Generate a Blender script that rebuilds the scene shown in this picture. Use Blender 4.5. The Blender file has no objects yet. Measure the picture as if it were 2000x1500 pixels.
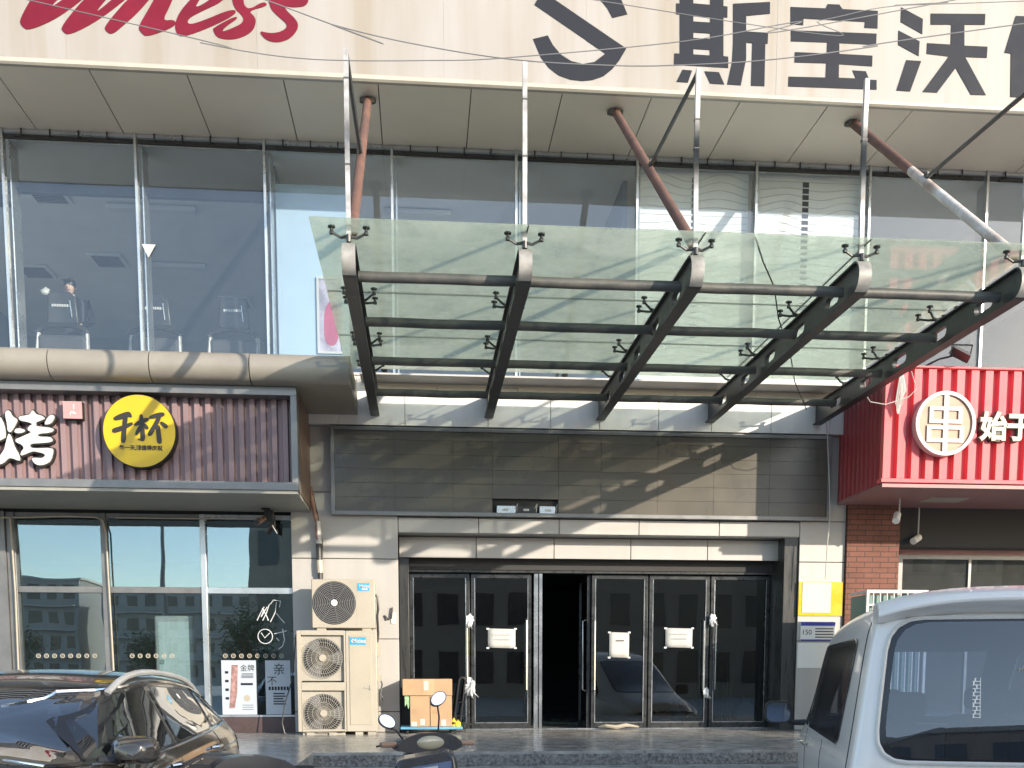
import bpy, bmesh, math, random
from mathutils import Vector, Matrix
from mathutils.bvhtree import BVHTree
from mathutils.geometry import tessellate_polygon
R = math.radians
random.seed(7)
sc = bpy.context.scene
COL = sc.collection
# ------------------------------------------------------------------ camera
YAW, PITCH, CZ = R(5.0), R(6.0), 1.6
cam_d = bpy.data.cameras.new('camera'); cam = bpy.data.objects.new('camera', cam_d); COL.objects.link(cam)
cam.location = (0, 0, CZ); cam.rotation_euler = (R(90) - PITCH, 0, -YAW)
cam_d.sensor_width = 36; cam_d.lens = 36; cam_d.shift_y = 0.3851; cam_d.clip_start = 0.05; cam_d.clip_end = 900
sc.camera = cam
# ------------------------------------------------------------------ light
SUN_DIR = Vector((-0.90, 1.0, -0.39)).normalized()
wd = bpy.data.worlds.new('World'); sc.world = wd; wd.use_nodes = True
nt = wd.node_tree; bg = nt.nodes['Background']; sky = nt.nodes.new('ShaderNodeTexSky'); sky.sky_type = 'NISHITA'
sky.sun_disc = False; sky.sun_elevation = R(16.2); sky.sun_rotation = R(138); sky.air_density = 0.8; sky.dust_density = 0.4; sky.ozone_density = 1.2
nt.links.new(sky.outputs[0], bg.inputs[0]); bg.inputs[1].default_value = 0.15
sl = bpy.data.lights.new('sun', 'SUN'); sl.energy = 2.0; sl.angle = R(0.5); sl.color = (1.0, 0.975, 0.94)
so = bpy.data.objects.new('sun', sl); COL.objects.link(so); so.location = (30, -30, 20)
so.rotation_euler = SUN_DIR.to_track_quat('-Z', 'Y').to_euler()
sc.view_settings.view_transform = 'Standard'; sc.view_settings.look = 'None'; sc.view_settings.gamma = 1
sc.view_settings.exposure = 1.78
sc.view_settings.use_white_balance = True; sc.view_settings.white_balance_temperature = 7800; sc.view_settings.white_balance_tint = 10
sc.render.engine = 'CYCLES'
sc.cycles.use_denoising = True
sc.cycles.max_bounces = 10; sc.cycles.transparent_max_bounces = 24; sc.cycles.glossy_bounces = 5; sc.cycles.diffuse_bounces = 4
sc.cycles.caustics_reflective = False; sc.cycles.caustics_refractive = False
sc.cycles.sample_clamp_indirect = 6
# ------------------------------------------------------------------ measuring: photo point -> place on a plane of the scene
_fw = Vector((math.sin(YAW) * math.cos(PITCH), math.cos(YAW) * math.cos(PITCH), -math.sin(PITCH)))
_rt = Vector((math.cos(YAW), -math.sin(YAW), 0)); _up = _rt.cross(_fw)
def _ray(px, py): return _fw * 2000 + _rt * (px - 1000) + _up * (1520.2 - py)
def W(px, py, Y):
    r = _ray(px, py); t = Y / r.y; return Vector((r.x * t, Y, CZ + r.z * t))
def G(px, py, Z):
    r = _ray(px, py); t = (Z - CZ) / r.z; return Vector((r.x * t, r.y * t, Z))
# ------------------------------------------------------------------ materials
def _mk(name):
    m = bpy.data.materials.new(name); m.use_nodes = True; n = m.node_tree.nodes; return m, m.node_tree, n['Principled BSDF']
def mat(name, col, rough=.5, metal=0.0, var=.12, scale=2.5, bump=0.0, bscale=60, coat=0.0, spec=.5, streak=False, rvar=.08, tint=None):
    """uneven paint / stone / plastic: two noises vary the colour, one the roughness, a fine one the bump"""
    m, t, b = _mk(name); n = t.nodes; L = t.links
    tc = n.new('ShaderNodeTexCoord'); mp = n.new('ShaderNodeMapping'); L.new(tc.outputs['Object'], mp.inputs[0])
    if streak: mp.inputs['Scale'].default_value = (3.0, 3.0, .30)
    a = n.new('ShaderNodeTexNoise'); a.inputs['Scale'].default_value = scale; a.inputs['Detail'].default_value = 6; a.inputs['Roughness'].default_value = .62
    L.new(mp.outputs[0], a.inputs['Vector'])
    r = n.new('ShaderNodeValToRGB'); e = r.color_ramp.elements
    c0 = tint if tint else tuple(max(0, c * (1 - var)) for c in col); c1 = tuple(min(1, c * (1 + var)) for c in col)
    if tint: c1 = col
    e[0].position = .34; e[0].color = (*c0, 1); e[1].position = .66; e[1].color = (*c1, 1)
    L.new(a.outputs['Fac'], r.inputs[0]); L.new(r.outputs[0], b.inputs['Base Color'])
    mr = n.new('ShaderNodeMapRange'); mr.inputs[1].default_value = .3; mr.inputs[2].default_value = .7
    mr.inputs[3].default_value = max(.02, rough - rvar); mr.inputs[4].default_value = min(1, rough + rvar)
    L.new(a.outputs['Fac'], mr.inputs[0]); L.new(mr.outputs[0], b.inputs['Roughness'])
    b.inputs['Metallic'].default_value = metal; b.inputs['Specular IOR Level'].default_value = spec
    if coat: b.inputs['Coat Weight'].default_value = coat; b.inputs['Coat Roughness'].default_value = .04
    if bump:
        f = n.new('ShaderNodeTexNoise'); f.inputs['Scale'].default_value = bscale; f.inputs['Detail'].default_value = 4
        L.new(tc.outputs['Object'], f.inputs['Vector']); bp = n.new('ShaderNodeBump'); bp.inputs['Strength'].default_value = bump; bp.inputs['Distance'].default_value = .02
        L.new(f.outputs['Fac'], bp.inputs['Height']); L.new(bp.outputs[0], b.inputs['Normal'])
    return m
def tiles(name, c1, c2, mortar, bw, bh, gap, rough=.6, axes='xz', bump=.4, noise=.25, offset=.5):
    m, t, b = _mk(name); n = t.nodes; L = t.links
    tc = n.new('ShaderNodeTexCoord'); sp = n.new('ShaderNodeSeparateXYZ'); cb = n.new('ShaderNodeCombineXYZ'); L.new(tc.outputs['Object'], sp.inputs[0])
    o = {'x': 0, 'y': 1, 'z': 2}; L.new(sp.outputs[o[axes[0]]], cb.inputs[0]); L.new(sp.outputs[o[axes[1]]], cb.inputs[1])
    k = n.new('ShaderNodeTexBrick'); k.inputs['Scale'].default_value = 1; k.inputs['Brick Width'].default_value = bw; k.inputs['Row Height'].default_value = bh
    k.inputs['Mortar Size'].default_value = gap; k.inputs['Color1'].default_value = (*c1, 1); k.inputs['Color2'].default_value = (*c2, 1); k.inputs['Mortar'].default_value = (*mortar, 1)
    k.offset = offset; L.new(cb.outputs[0], k.inputs['Vector'])
    a = n.new('ShaderNodeTexNoise'); a.inputs['Scale'].default_value = 4; a.inputs['Detail'].default_value = 8; L.new(tc.outputs['Object'], a.inputs['Vector'])
    mr = n.new('ShaderNodeMapRange'); mr.inputs[1].default_value = .3; mr.inputs[2].default_value = .7; mr.inputs[3].default_value = 1 - noise; mr.inputs[4].default_value = 1 + noise; L.new(a.outputs['Fac'], mr.inputs[0])
    mx = n.new('ShaderNodeVectorMath'); mx.operation = 'SCALE'; L.new(k.outputs['Color'], mx.inputs[0]); L.new(mr.outputs[0], mx.inputs['Scale']); L.new(mx.outputs[0], b.inputs['Base Color'])
    bp = n.new('ShaderNodeBump'); bp.inputs['Strength'].default_value = bump; bp.inputs['Distance'].default_value = .01; bp.invert = True; L.new(k.outputs['Fac'], bp.inputs['Height']); L.new(bp.outputs[0], b.inputs['Normal'])
    b.inputs['Roughness'].default_value = rough; return m
def glass(name, tint, refl=1.0, dust=0.0, ior=1.5, dcol=(.6, .62, .6), rough=.0, transl=0.0, grough=.003, wave=0.0, ripple=1.2, rcol=(.95, .97, 1)):
    """pane: tinted see-through + fresnel mirror + a thin film of dust that catches light"""
    m = bpy.data.materials.new(name); m.use_nodes = True; t = m.node_tree; n = t.nodes; L = t.links; n.clear()
    out = n.new('ShaderNodeOutputMaterial'); tr = n.new('ShaderNodeBsdfTransparent'); tr.inputs[0].default_value = (*tint, 1)
    gl = n.new('ShaderNodeBsdfGlossy'); gl.inputs['Roughness'].default_value = grough; gl.inputs[0].default_value = (*rcol, 1)
    lw = n.new('ShaderNodeLayerWeight'); lw.inputs['Blend'].default_value = .5      # Schlick's curve: the same from both sides of the pane
    pw = n.new('ShaderNodeMath'); pw.operation = 'POWER'; pw.inputs[1].default_value = 5; L.new(lw.outputs['Facing'], pw.inputs[0])
    fr = n.new('ShaderNodeMath'); fr.operation = 'MULTIPLY_ADD'; f0 = ((ior - 1) / (ior + 1)) ** 2; fr.inputs[1].default_value = 1 - f0; fr.inputs[2].default_value = f0; L.new(pw.outputs[0], fr.inputs[0])
    mu = n.new('ShaderNodeMath'); mu.operation = 'MULTIPLY'; mu.inputs[1].default_value = refl; mu.use_clamp = True; L.new(fr.outputs[0], mu.inputs[0])
    mix = n.new('ShaderNodeMixShader'); L.new(mu.outputs[0], mix.inputs[0]); L.new(tr.outputs[0], mix.inputs[1]); L.new(gl.outputs[0], mix.inputs[2])
    tc = n.new('ShaderNodeTexCoord'); last = mix
    if wave:
        w = n.new('ShaderNodeTexNoise'); w.inputs['Scale'].default_value = ripple; w.inputs['Detail'].default_value = 1; L.new(tc.outputs['Object'], w.inputs['Vector'])
        bp = n.new('ShaderNodeBump'); bp.inputs['Strength'].default_value = wave; bp.inputs['Distance'].default_value = .02; L.new(w.outputs['Fac'], bp.inputs['Height']); L.new(bp.outputs[0], gl.inputs['Normal'])
    if dust:
        d = n.new('ShaderNodeBsdfDiffuse'); d.inputs[0].default_value = (*dcol, 1); sh = d
        if transl:
            tl = n.new('ShaderNodeBsdfTranslucent'); tl.inputs[0].default_value = (*dcol, 1)
            mm = n.new('ShaderNodeMixShader'); mm.inputs[0].default_value = transl; L.new(d.outputs[0], mm.inputs[1]); L.new(tl.outputs[0], mm.inputs[2]); sh = mm
        a = n.new('ShaderNodeTexNoise'); a.inputs['Scale'].default_value = 2.2; a.inputs['Detail'].default_value = 7; a.inputs['Roughness'].default_value = .7; L.new(tc.outputs['Object'], a.inputs['Vector'])
        mr = n.new('ShaderNodeMapRange'); mr.inputs[1].default_value = .3; mr.inputs[2].default_value = .75; mr.inputs[3].default_value = dust * .6; mr.inputs[4].default_value = dust * 1.45; L.new(a.outputs['Fac'], mr.inputs[0])
        m2 = n.new('ShaderNodeMixShader'); L.new(mr.outputs[0], m2.inputs[0]); L.new(mix.outputs[0], m2.inputs[1]); L.new(sh.outputs[0], m2.inputs[2]); last = m2
    L.new(last.outputs[0], out.inputs[0]); return m
M = {}
M['panel'] = mat('grey_panel', (.40, .385, .37), .45, var=.05, scale=1.2, streak=True)
M['panel_white'] = mat('white_panel', (.74, .73, .70), .4, var=.05, scale=1.3, streak=True)
M['joint'] = mat('joint_sealant', (.035, .035, .035), .8)
M['fascia'] = mat('stained_banner', (.315, .30, .293), .55, var=.0, scale=.8, streak=True, tint=(.275, .25, .225))
_t = M['fascia'].node_tree; _n = _t.nodes; _b = _n['Principled BSDF']; _src = _b.inputs['Base Color'].links[0].from_socket     # rusty rain streaks
_tc = _n.new('ShaderNodeTexCoord'); _mp = _n.new('ShaderNodeMapping'); _mp.inputs['Scale'].default_value = (1.5, 1, .09); _nz = _n.new('ShaderNodeTexNoise'); _nz.inputs['Scale'].default_value = 1.6; _nz.inputs['Detail'].default_value = 5
_t.links.new(_tc.outputs['Object'], _mp.inputs[0]); _t.links.new(_mp.outputs[0], _nz.inputs['Vector']); _mr = _n.new('ShaderNodeMapRange'); _mr.inputs[1].default_value = .54; _mr.inputs[2].default_value = .72; _mr.inputs[4].default_value = .65; _t.links.new(_nz.outputs['Fac'], _mr.inputs[0])
_mx = _n.new('ShaderNodeMix'); _mx.data_type = 'RGBA'; _mx.inputs[7].default_value = (.235, .195, .145, 1); _t.links.new(_mr.outputs[0], _mx.inputs[0]); _t.links.new(_src, _mx.inputs[6]); _t.links.new(_mx.outputs[2], _b.inputs['Base Color'])
M['fascia_lip'] = mat('lip_trim', (.40, .37, .32), .45, var=.08)
M['soffit'] = mat('soffit_panel', (.78, .70, .58), .5, var=.04, scale=.8)
M['cornice'] = mat('cornice_metal', (.27, .245, .21), .42, var=.06, metal=.1)
M['dark_frame'] = mat('dark_aluminium', (.045, .048, .05), .3, metal=.5, var=.2, scale=8)
M['grey_frame'] = mat('grey_aluminium', (.20, .20, .20), .4, metal=.5, var=.12, scale=5)
M['alu'] = mat('bright_aluminium', (.55, .57, .58), .3, metal=.8, var=.1)
M['steel_paint'] = mat('dark_steel_paint', (.045, .05, .052), .42, metal=.2, var=.25, scale=6, bump=.08)
M['bar_rust'] = mat('weathered_bar', (.115, .11, .1), .5, metal=.2, var=.0, scale=3.2, tint=(.05, .055, .055), bump=.1)
M['sunlit_tip'] = mat('sunlit_tip', (.27, .26, .245), .5, metal=.15, var=.3, scale=6)  # paler than the beam paint: sunlight on the tips put into the colour
M['galv'] = mat('galvanised_post', (.50, .51, .52), .4, metal=.25, var=.0, scale=9, tint=(.32, .30, .28))
M['rust'] = mat('rusty_pipe', (.165, .080, .060), .8, var=.0, scale=4, tint=(.095, .052, .042), bump=.3)
M['flaky'] = mat('flaking_pipe', (.62, .60, .57), .6, var=0, scale=3.3, tint=(.27, .19, .15), bump=.3)
M['steel'] = mat('stainless', (.45, .46, .47), .25, metal=.9, var=.15)
M['black'] = mat('black_plastic', (.02, .02, .022), .4, var=.2)
M['dark_panel'] = mat('dark_board_panel', (.092, .080, .064), .30, var=.0, scale=1.1, tint=(.070, .063, .051))
M['cream'] = mat('cream_paint', (.385, .345, .285), .42, var=.04, scale=3)
M['cream_plain'] = mat('cream_plastic', (.37, .33, .265), .5, var=.05)
M['white'] = mat('white_paint', (.52, .51, .49), .45, var=.04)
M['paper'] = mat('paper', (.47, .47, .455), .8, var=.03)
M['granite'] = tiles('polished_granite', (.33, .32, .30), (.28, .27, .255), (.12, .12, .11), 1.2, .8, .006, rough=.22, axes='xy', bump=.15, noise=.4)
M['rough_granite'] = mat('flamed_granite', (.07, .07, .07), .85, var=.0, scale=28, tint=(.30, .29, .27), bump=.8, bscale=45)
M['asphalt'] = tiles('grey_pavers', (.56, .54, .51), (.50, .485, .46), (.25, .24, .23), .6, .3, .008, rough=.85, axes='xy', noise=.2)
M['brick'] = tiles('red_brick', (.18, .07, .05), (.155, .058, .04), (.06, .035, .03), .235, .075, .007, rough=.8, noise=.15)
M['red'] = mat('red_sheet', (.66, .115, .13), .6, var=.10, scale=2.2, streak=True)
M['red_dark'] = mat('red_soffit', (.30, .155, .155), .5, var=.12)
M['brown_sheet'] = mat('brown_corrugated', (.265, .175, .18), .5, var=.15, scale=2.0, metal=.15, streak=True)
M['letter_grey'] = mat('slate_vinyl', (.020, .023, .032), .6, var=.05, spec=.15)
M['letter_red'] = mat('red_vinyl', (.15, .010, .026), .6, var=.12, scale=3, spec=.15)
M['yellow'] = mat('yellow_acrylic', (.56, .37, .012), .3, var=.05)
M['ink'] = mat('black_ink', (.02, .018, .015), .5)
M['pink'] = mat('pink_acrylic', (.50, .27, .27), .4, var=.1)
M['blue_label'] = mat('blue_label', (.02, .30, .55), .4, var=.05)
M['mesh_grey'] = mat('grille_metal', (.36, .33, .28), .5, var=.1)
M['fan_dark'] = mat('fan_grille', (.15, .15, .15), .45)
M['card'] = mat('cardboard', (.40, .255, .15), .8, var=.07, scale=5)
M['card_dark'] = mat('cardboard_tape', (.40, .245, .14), .6, var=.06)
M['cart_blue'] = mat('blue_plastic', (.10, .30, .45), .45, var=.15)
M['ylw_plastic'] = mat('yellow_bottle', (.75, .60, .04), .35)
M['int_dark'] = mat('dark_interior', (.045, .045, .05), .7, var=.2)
M['int_blue'] = mat('interior_wall', (.26, .30, .37), .7, var=.06)
M['int_white'] = mat('interior_ceiling', (.84, .85, .85), .7, var=.03)
M['int_floor'] = mat('interior_floor', (.68, .66, .62), .5, var=.1)
M['film'] = mat('white_film', (.78, .78, .77), .6, var=.03)
M['film_line'] = mat('film_line', (.48, .49, .50), .6)
M['skin'] = mat('skin', (.50, .33, .26), .55, var=.05)
M['cloth_dark'] = mat('dark_cloth', (.03, .032, .045), .8)
M['hair'] = mat('black_hair', (.012, .011, .012), .5)
M['green_box'] = mat('green_side', (.10, .20, .18), .5, var=.1)
M['plastic_bag'] = mat('white_film_bag', (.62, .64, .66), .4, var=.15, scale=9)
M['wood'] = mat('bamboo', (.30, .17, .05), .5, var=.25, scale=8)
M['leaf'] = mat('leaf', (.045, .10, .03), .5, var=.3, scale=9)
M['bark'] = mat('bark', (.10, .075, .05), .9, bump=.4)
M['wall_far'] = mat('render_wall', (.32, .27, .22), .8, var=.1)
M['wall_far2'] = mat('pale_render', (.36, .35, .33), .8, var=.1)
M['win_far'] = mat('far_window', (.03, .035, .045), .15, var=.3)
M['cable'] = mat('cable', (.03, .03, .03), .6)
M['cable_mid'] = mat('cable_mid', (.17, .17, .175), .6)
M['cable_grey'] = mat('pale_cable', (.42, .41, .39), .6)
M['glass_up'] = glass('upper_glass', (.90, .93, .94), 1.35, dust=.011, dcol=(.55, .60, .66), wave=.04)
M['glass_shop'] = glass('shop_glass', (.80, .87, .88), 4.2, dust=.006, wave=.08, rcol=(.70, .88, 1))
M['glass_door'] = glass('door_glass', (.30, .42, .45), 2.0, dust=.003, wave=.06)
M['glass_right'] = glass('right_shop_glass', (.4, .45, .45), 2.0, dust=.05)
M['glass_roof'] = glass('canopy_glass', (.86, .92, .86), 1.0, dust=.42, dcol=(.67, .71, .60), transl=.82)
M['glass_car'] = glass('tinted_car_glass', (.17, .20, .23), 2.4, dust=.015, dcol=(.4, .42, .45))
M['glass_van'] = glass('van_rear_glass', (.40, .48, .60), 2.4, dust=.02, dcol=(.35, .42, .55))
M['frit'] = mat('black_frit', (.012, .013, .016), .12)
M['van_paint'] = mat('silver_paint', (.70, .68, .655), .3, metal=.05, var=.02, coat=.5, rvar=.01)
M['car_paint'] = mat('black_car_paint', (.026, .024, .023), .16, var=.05, coat=1.0, rvar=.01)
M['rail'] = mat('roof_rail_metal', (.55, .55, .55), .35, metal=.5, var=.05)
M['glass_screen'] = glass('windscreen_glass', (.20, .24, .27), 5.0, dust=.012, dcol=(.4, .42, .45))
M['chrome'] = mat('chrome', (.70, .71, .72), .12, metal=1.0, var=.03)
M['mirror'] = mat('mirror_glass', (.62, .68, .74), .03, metal=1.0, var=.02, rvar=.01)
M['mirror_dark'] = mat('mirror_dark', (.16, .19, .25), .03, metal=1.0, var=.02, rvar=.01)  # car mirrors: tint darkened in place of a dark reflection
M['glass_side'] = glass('van_side_glass', (.14, .15, .17), .30, dust=.02, dcol=(.4, .42, .45), grough=.18)
M['rubber'] = mat('rubber', (.02, .02, .02), .75)
M['scoot'] = mat('scooter_plastic', (.045, .043, .045), .3, var=.1, coat=.3)
M['scoot_sky_tint'] = mat('scooter_sky_tint', (.10, .14, .24), .12, var=.1, coat=.5)  # blue of the reflected sky put into the colour
M['tan'] = mat('tan_grip', (.42, .25, .17), .6)
M['lens'] = mat('headlight_lens', (.50, .42, .28), .12, var=.1, coat=.6)
M['seat'] = mat('seat_fabric', (.05, .055, .065), .8)
# ------------------------------------------------------------------ geometry
class MB:
    def __init__(s): s.v = []; s.f = []
    def add(s, vs, fs):
        k = len(s.v); s.v += [tuple(p) for p in vs]; s.f += [tuple(i + k for i in f) for f in fs]; return s
    def box(s, x0, x1, y0, y1, z0, z1):
        return s.add([(x0, y0, z0), (x1, y0, z0), (x1, y1, z0), (x0, y1, z0), (x0, y0, z1), (x1, y0, z1), (x1, y1, z1), (x0, y1, z1)],
                     [(0, 3, 2, 1), (4, 5, 6, 7), (0, 1, 5, 4), (1, 2, 6, 5), (2, 3, 7, 6), (3, 0, 4, 7)])
    def prism(s, poly, axis, a, b):
        n = len(poly); o = {'x': lambda p, q, h: (h, p, q), 'y': lambda p, q, h: (p, h, q), 'z': lambda p, q, h: (p, q, h)}[axis]
        vs = [o(p[0], p[1], a) for p in poly] + [o(p[0], p[1], b) for p in poly]
        tri = tessellate_polygon([[Vector((p[0], p[1], 0)) for p in poly]])
        fs = [t for t in tri] + [tuple(i + n for i in t[::-1]) for t in tri] + [(i, (i + 1) % n, (i + 1) % n + n, i + n) for i in range(n)]
        return s.add(vs, fs)
    def tube(s, pts, r, n=8, closed=False, flat=None):
        pts = [Vector(p) for p in pts]; m = len(pts); rr = r if isinstance(r, (list, tuple)) else [r] * m; vs = []; up0 = None
        for i, p in enumerate(pts):
            a = pts[i - 1] if (i or closed) else p; c = pts[(i + 1) % m] if (i < m - 1 or closed) else p
            d = (c - a); d = d.normalized() if d.length > 1e-9 else Vector((0, 0, 1))
            if up0 is None: up0 = Vector((0, 0, 1)) if abs(d.z) < .9 else Vector((1, 0, 0))
            u = d.cross(up0); u = u.normalized() if u.length > 1e-6 else Vector((1, 0, 0)); w = u.cross(d).normalized(); up0 = w
            for k in range(n):
                t = 2 * math.pi * k / n; vs.append(p + (u * math.cos(t) + w * math.sin(t) * (flat or 1)) * rr[i])
        fs = []
        for i in range(m if closed else m - 1):
            j = (i + 1) % m
            for k in range(n): l = (k + 1) % n; fs.append((i * n + k, i * n + l, j * n + l, j * n + k))
        if not closed: fs += [tuple(range(n))[::-1], tuple((m - 1) * n + k for k in range(n))]
        return s.add(vs, fs)
    def cyl(s, a, b, r, n=14): return s.tube([a, b], r, n)
    def ball(s, c, r, nu=14, nv=9):
        c = Vector(c); r = r if isinstance(r, (list, tuple)) else (r, r, r); vs = []; fs = []
        for i in range(nv + 1):
            t = math.pi * i / nv
            for j in range(nu): p = 2 * math.pi * j / nu; vs.append((c.x + r[0] * math.sin(t) * math.cos(p), c.y + r[1] * math.sin(t) * math.sin(p), c.z + r[2] * math.cos(t)))
        for i in range(nv):
            for j in range(nu): k = (j + 1) % nu; fs.append((i * nu + j, (i + 1) * nu + j, (i + 1) * nu + k, i * nu + k))
        return s.add(vs, fs)
    def sheet(s, rows, thick=None):
        n = len(rows[0]); vs = [p for r in rows for p in r]
        return s.add(vs, [(i * n + j, i * n + j + 1, (i + 1) * n + j + 1, (i + 1) * n + j) for i in range(len(rows) - 1) for j in range(n - 1)])
    def build(s, name, m, parent=None, bevel=0, segs=2, ang=32, smooth=True, subs=0):
        me = bpy.data.meshes.new(name); me.from_pydata(s.v, [], s.f); me.validate(); me.update()
        bm = bmesh.new(); bm.from_mesh(me); bmesh.ops.remove_doubles(bm, verts=bm.verts, dist=1e-5); bmesh.ops.recalc_face_normals(bm, faces=bm.faces); bm.to_mesh(me); bm.free()
        o = bpy.data.objects.new(name, me); COL.objects.link(o); me.materials.append(M[m] if isinstance(m, str) else m)
        if smooth: me.shade_smooth(); me.set_sharp_from_angle(angle=R(ang))
        if bevel: b = o.modifiers.new('bevel', 'BEVEL'); b.width = bevel; b.segments = segs; b.limit_method = 'ANGLE'; b.angle_limit = R(40)
        if subs: b = o.modifiers.new('subd', 'SUBSURF'); b.levels = subs; b.render_levels = subs
        attach(o, parent); return o
def attach(o, parent):
    if parent is not None:
        o.parent = parent
        if parent.type == 'EMPTY': o.matrix_parent_inverse = Matrix.Translation(parent.location).inverted()
def tag(o, label=None, cat=None, group=None, kind=None):
    if label: o['label'] = label
    if cat: o['category'] = cat
    if group: o['group'] = group
    if kind: o['kind'] = kind
    return o
def thing(name, loc, label, cat, group=None):
    o = bpy.data.objects.new(name, None); COL.objects.link(o); o.location = loc; o.empty_display_size = .2
    return tag(o, label, cat, group)
def box(name, m, parent, x0, x1, y0, y1, z0, z1, bevel=0): return MB().box(x0, x1, y0, y1, z0, z1).build(name, m, parent, bevel=bevel)
def copy_tree(o, parent=None):
    c = o.copy(); COL.objects.link(c)
    if parent is not None: c.parent = parent
    for ch in list(o.children): copy_tree(ch, c)
    return c
def smooth_poly(p, it=2):
    for _ in range(it):
        q = []
        for i in range(len(p)):
            a, b = p[i], p[(i + 1) % len(p)]
            q += [(a[0] * .75 + b[0] * .25, a[1] * .75 + b[1] * .25), (a[0] * .25 + b[0] * .75, a[1] * .25 + b[1] * .75)]
        p = q
    return p
def flat(polys, depth, grow=0.0):
    """filled 2-D outlines with holes, as a solid plate: list of loops in metres (x, z) -> mesh data, front at y=0, back at y=depth"""
    cu = bpy.data.curves.new('outline', 'CURVE'); cu.dimensions = '2D'; cu.fill_mode = 'BOTH'; cu.extrude = depth / 2; cu.offset = grow
    for p in polys:
        sp = cu.splines.new('POLY'); sp.points.add(len(p) - 1); sp.use_cyclic_u = True
        for i, q in enumerate(p): sp.points[i].co = (q[0], q[1], 0, 1)
    return _curve_mesh(cu, depth)
def _curve_mesh(cu, depth):
    o = bpy.data.objects.new('tmp', cu); COL.objects.link(o); dg = bpy.context.evaluated_depsgraph_get(); dg.update()
    me = bpy.data.meshes.new_from_object(o.evaluated_get(dg)); bpy.data.objects.remove(o)
    me.transform(Matrix.Translation((0, depth / 2, 0)) @ Matrix.Rotation(R(90), 4, 'X')); return me
def from_mesh(me, name, m, parent, loc=(0, 0, 0), rot=None):
    T = Matrix.Translation(loc) @ (rot or Matrix.Identity(4)); me.transform(T)
    mb = MB(); mb.v = [tuple(v.co) for v in me.vertices]; mb.f = [tuple(p.vertices) for p in me.polygons]; bpy.data.meshes.remove(me)
    return mb.build(name, m, parent)
def text_mesh(txt, size, depth=.004, bold=0.0, align='CENTER'):
    cu = bpy.data.curves.new('text', 'FONT'); cu.body = txt; cu.size = size; cu.extrude = depth / 2; cu.offset = bold; cu.align_x = align; cu.align_y = 'CENTER'; cu.resolution_u = 4
    return _curve_mesh(cu, depth)
def text(txt, size, loc, m, parent, name='lettering', depth=.004, bold=0.0, rot=None, align='CENTER'):
    return from_mesh(text_mesh(txt, size, depth, bold, align), name, m, parent, loc, rot)
def brush(pts, ws, n=10):
    """tapered brush stroke: outline around a centre line"""
    P = [Vector((p[0], p[1])) for p in pts]; L = []; Rr = []
    for i, p in enumerate(P):
        d = (P[min(i + 1, len(P) - 1)] - P[max(i - 1, 0)]).normalized(); nn = Vector((-d.y, d.x)); w = ws[i] / 2
        L.append(p + nn * w); Rr.append(p - nn * w)
    d0 = (P[0] - P[1]).normalized() * ws[0] * .35; d1 = (P[-1] - P[-2]).normalized() * ws[-1] * .35
    return smooth_poly([tuple(q) for q in L] + [tuple(P[-1] + d1)] + [tuple(q) for q in Rr[::-1]] + [tuple(P[0] + d0)], 2)
# ================================================================== THE SETTING
def structure(name, mb, m): return tag(mb.build(name, m), kind='structure')
structure('ground', MB().add([(-300, -300, 0), (300, -300, 0), (300, 300, 0), (-300, 300, 0)], [(0, 1, 2, 3)]), 'asphalt')
TZ = .74
t = MB().box(-16, 16, 10.9, 24, .02, TZ); t.box(-16, -1.15, 9.3, 10.9, .02, TZ)
structure('terrace', t, 'granite')
s = MB(); s2 = MB()
for k in range(4):
    y = 10.9 - .32 * (k + 1); z = TZ - .148 * (k + 1)
    s.box(-1.15, 16, y, 10.9 - .32 * k - .002, .015, z)
    s2.box(-1.15, 16, 10.9 - .32 * k - .012, 10.9 - .32 * k - .003, z + .002, TZ - .148 * k - .03)
structure('stairs', s, 'granite'); structure('stair_risers', s2, 'rough_granite')
# ================================================================== THE BUILDING
B = thing('commercial_building', (1.5, 16, 0), 'long two-storey shop building with banner fascia, brown soffit and grey wall panels', 'building')
GAP = .005
def panels(mb, xs, zs, y, th=.03):
    for i in range(len(xs) - 1):
        for j in range(len(zs) - 1): mb.box(xs[i] + GAP, xs[i + 1] - GAP, y, y + th, zs[j] + GAP, zs[j + 1] - GAP)
# wall core (seen only in the joints) and panels
c = MB(); c.box(-1.765, -.33, 14.522, 15.3, TZ, 5.39); c.box(5.41, 6.08, 14.522, 15.3, TZ, 5.39); c.box(-.33, 5.41, 14.522, 15.0, 3.51, 5.39); c.box(-.33, 5.41, 15.0, 15.3, 3.05, 5.39)
c.box(-9.5, -1.765, 14.66, 15.3, 3.72, 5.39); c.box(6.08, 14, 14.66, 15.3, 3.4, 5.39); c.box(-9.5, 14, 14.66, 24, 5.39, 5.57)
c.build('wall_core', 'joint', B)
p = MB(); panels(p, [-1.77, -.31], [TZ, 1.028, 2.04, 3.137, 4.03, 4.905], 14.5); panels(p, [5.395, 6.075], [TZ, 2.027, 3.149, 3.72, 4.905], 14.5)
panels(p, [-.31, .804, 1.93, 3.064, 4.22, 5.395], [3.497, 3.708], 14.5); p.build('wall_panel', 'panel', B, bevel=.004)
p = MB(); panels(p, [-.31, .784, 1.898, 3.012, 4.14, 5.26], [3.19, 3.487], 14.8); p.build('lintel_panel', 'panel', B, bevel=.004)
MB().box(-.31, 5.395, 14.53, 14.8, 3.49, 3.505).build('lintel_soffit', 'grey_frame', B)
p = MB(); panels(p, [-1.6, -1.1, -.2, .93, 1.79, 2.47, 3.3, 4.05, 4.9, 5.75, 6.4], [4.905, 5.385], 14.4); p.box(-1.6, 6.4, 14.42, 14.52, 4.91, 5.38); p.build('upper_wall_panel', 'panel_white', B, bevel=.004)
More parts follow.
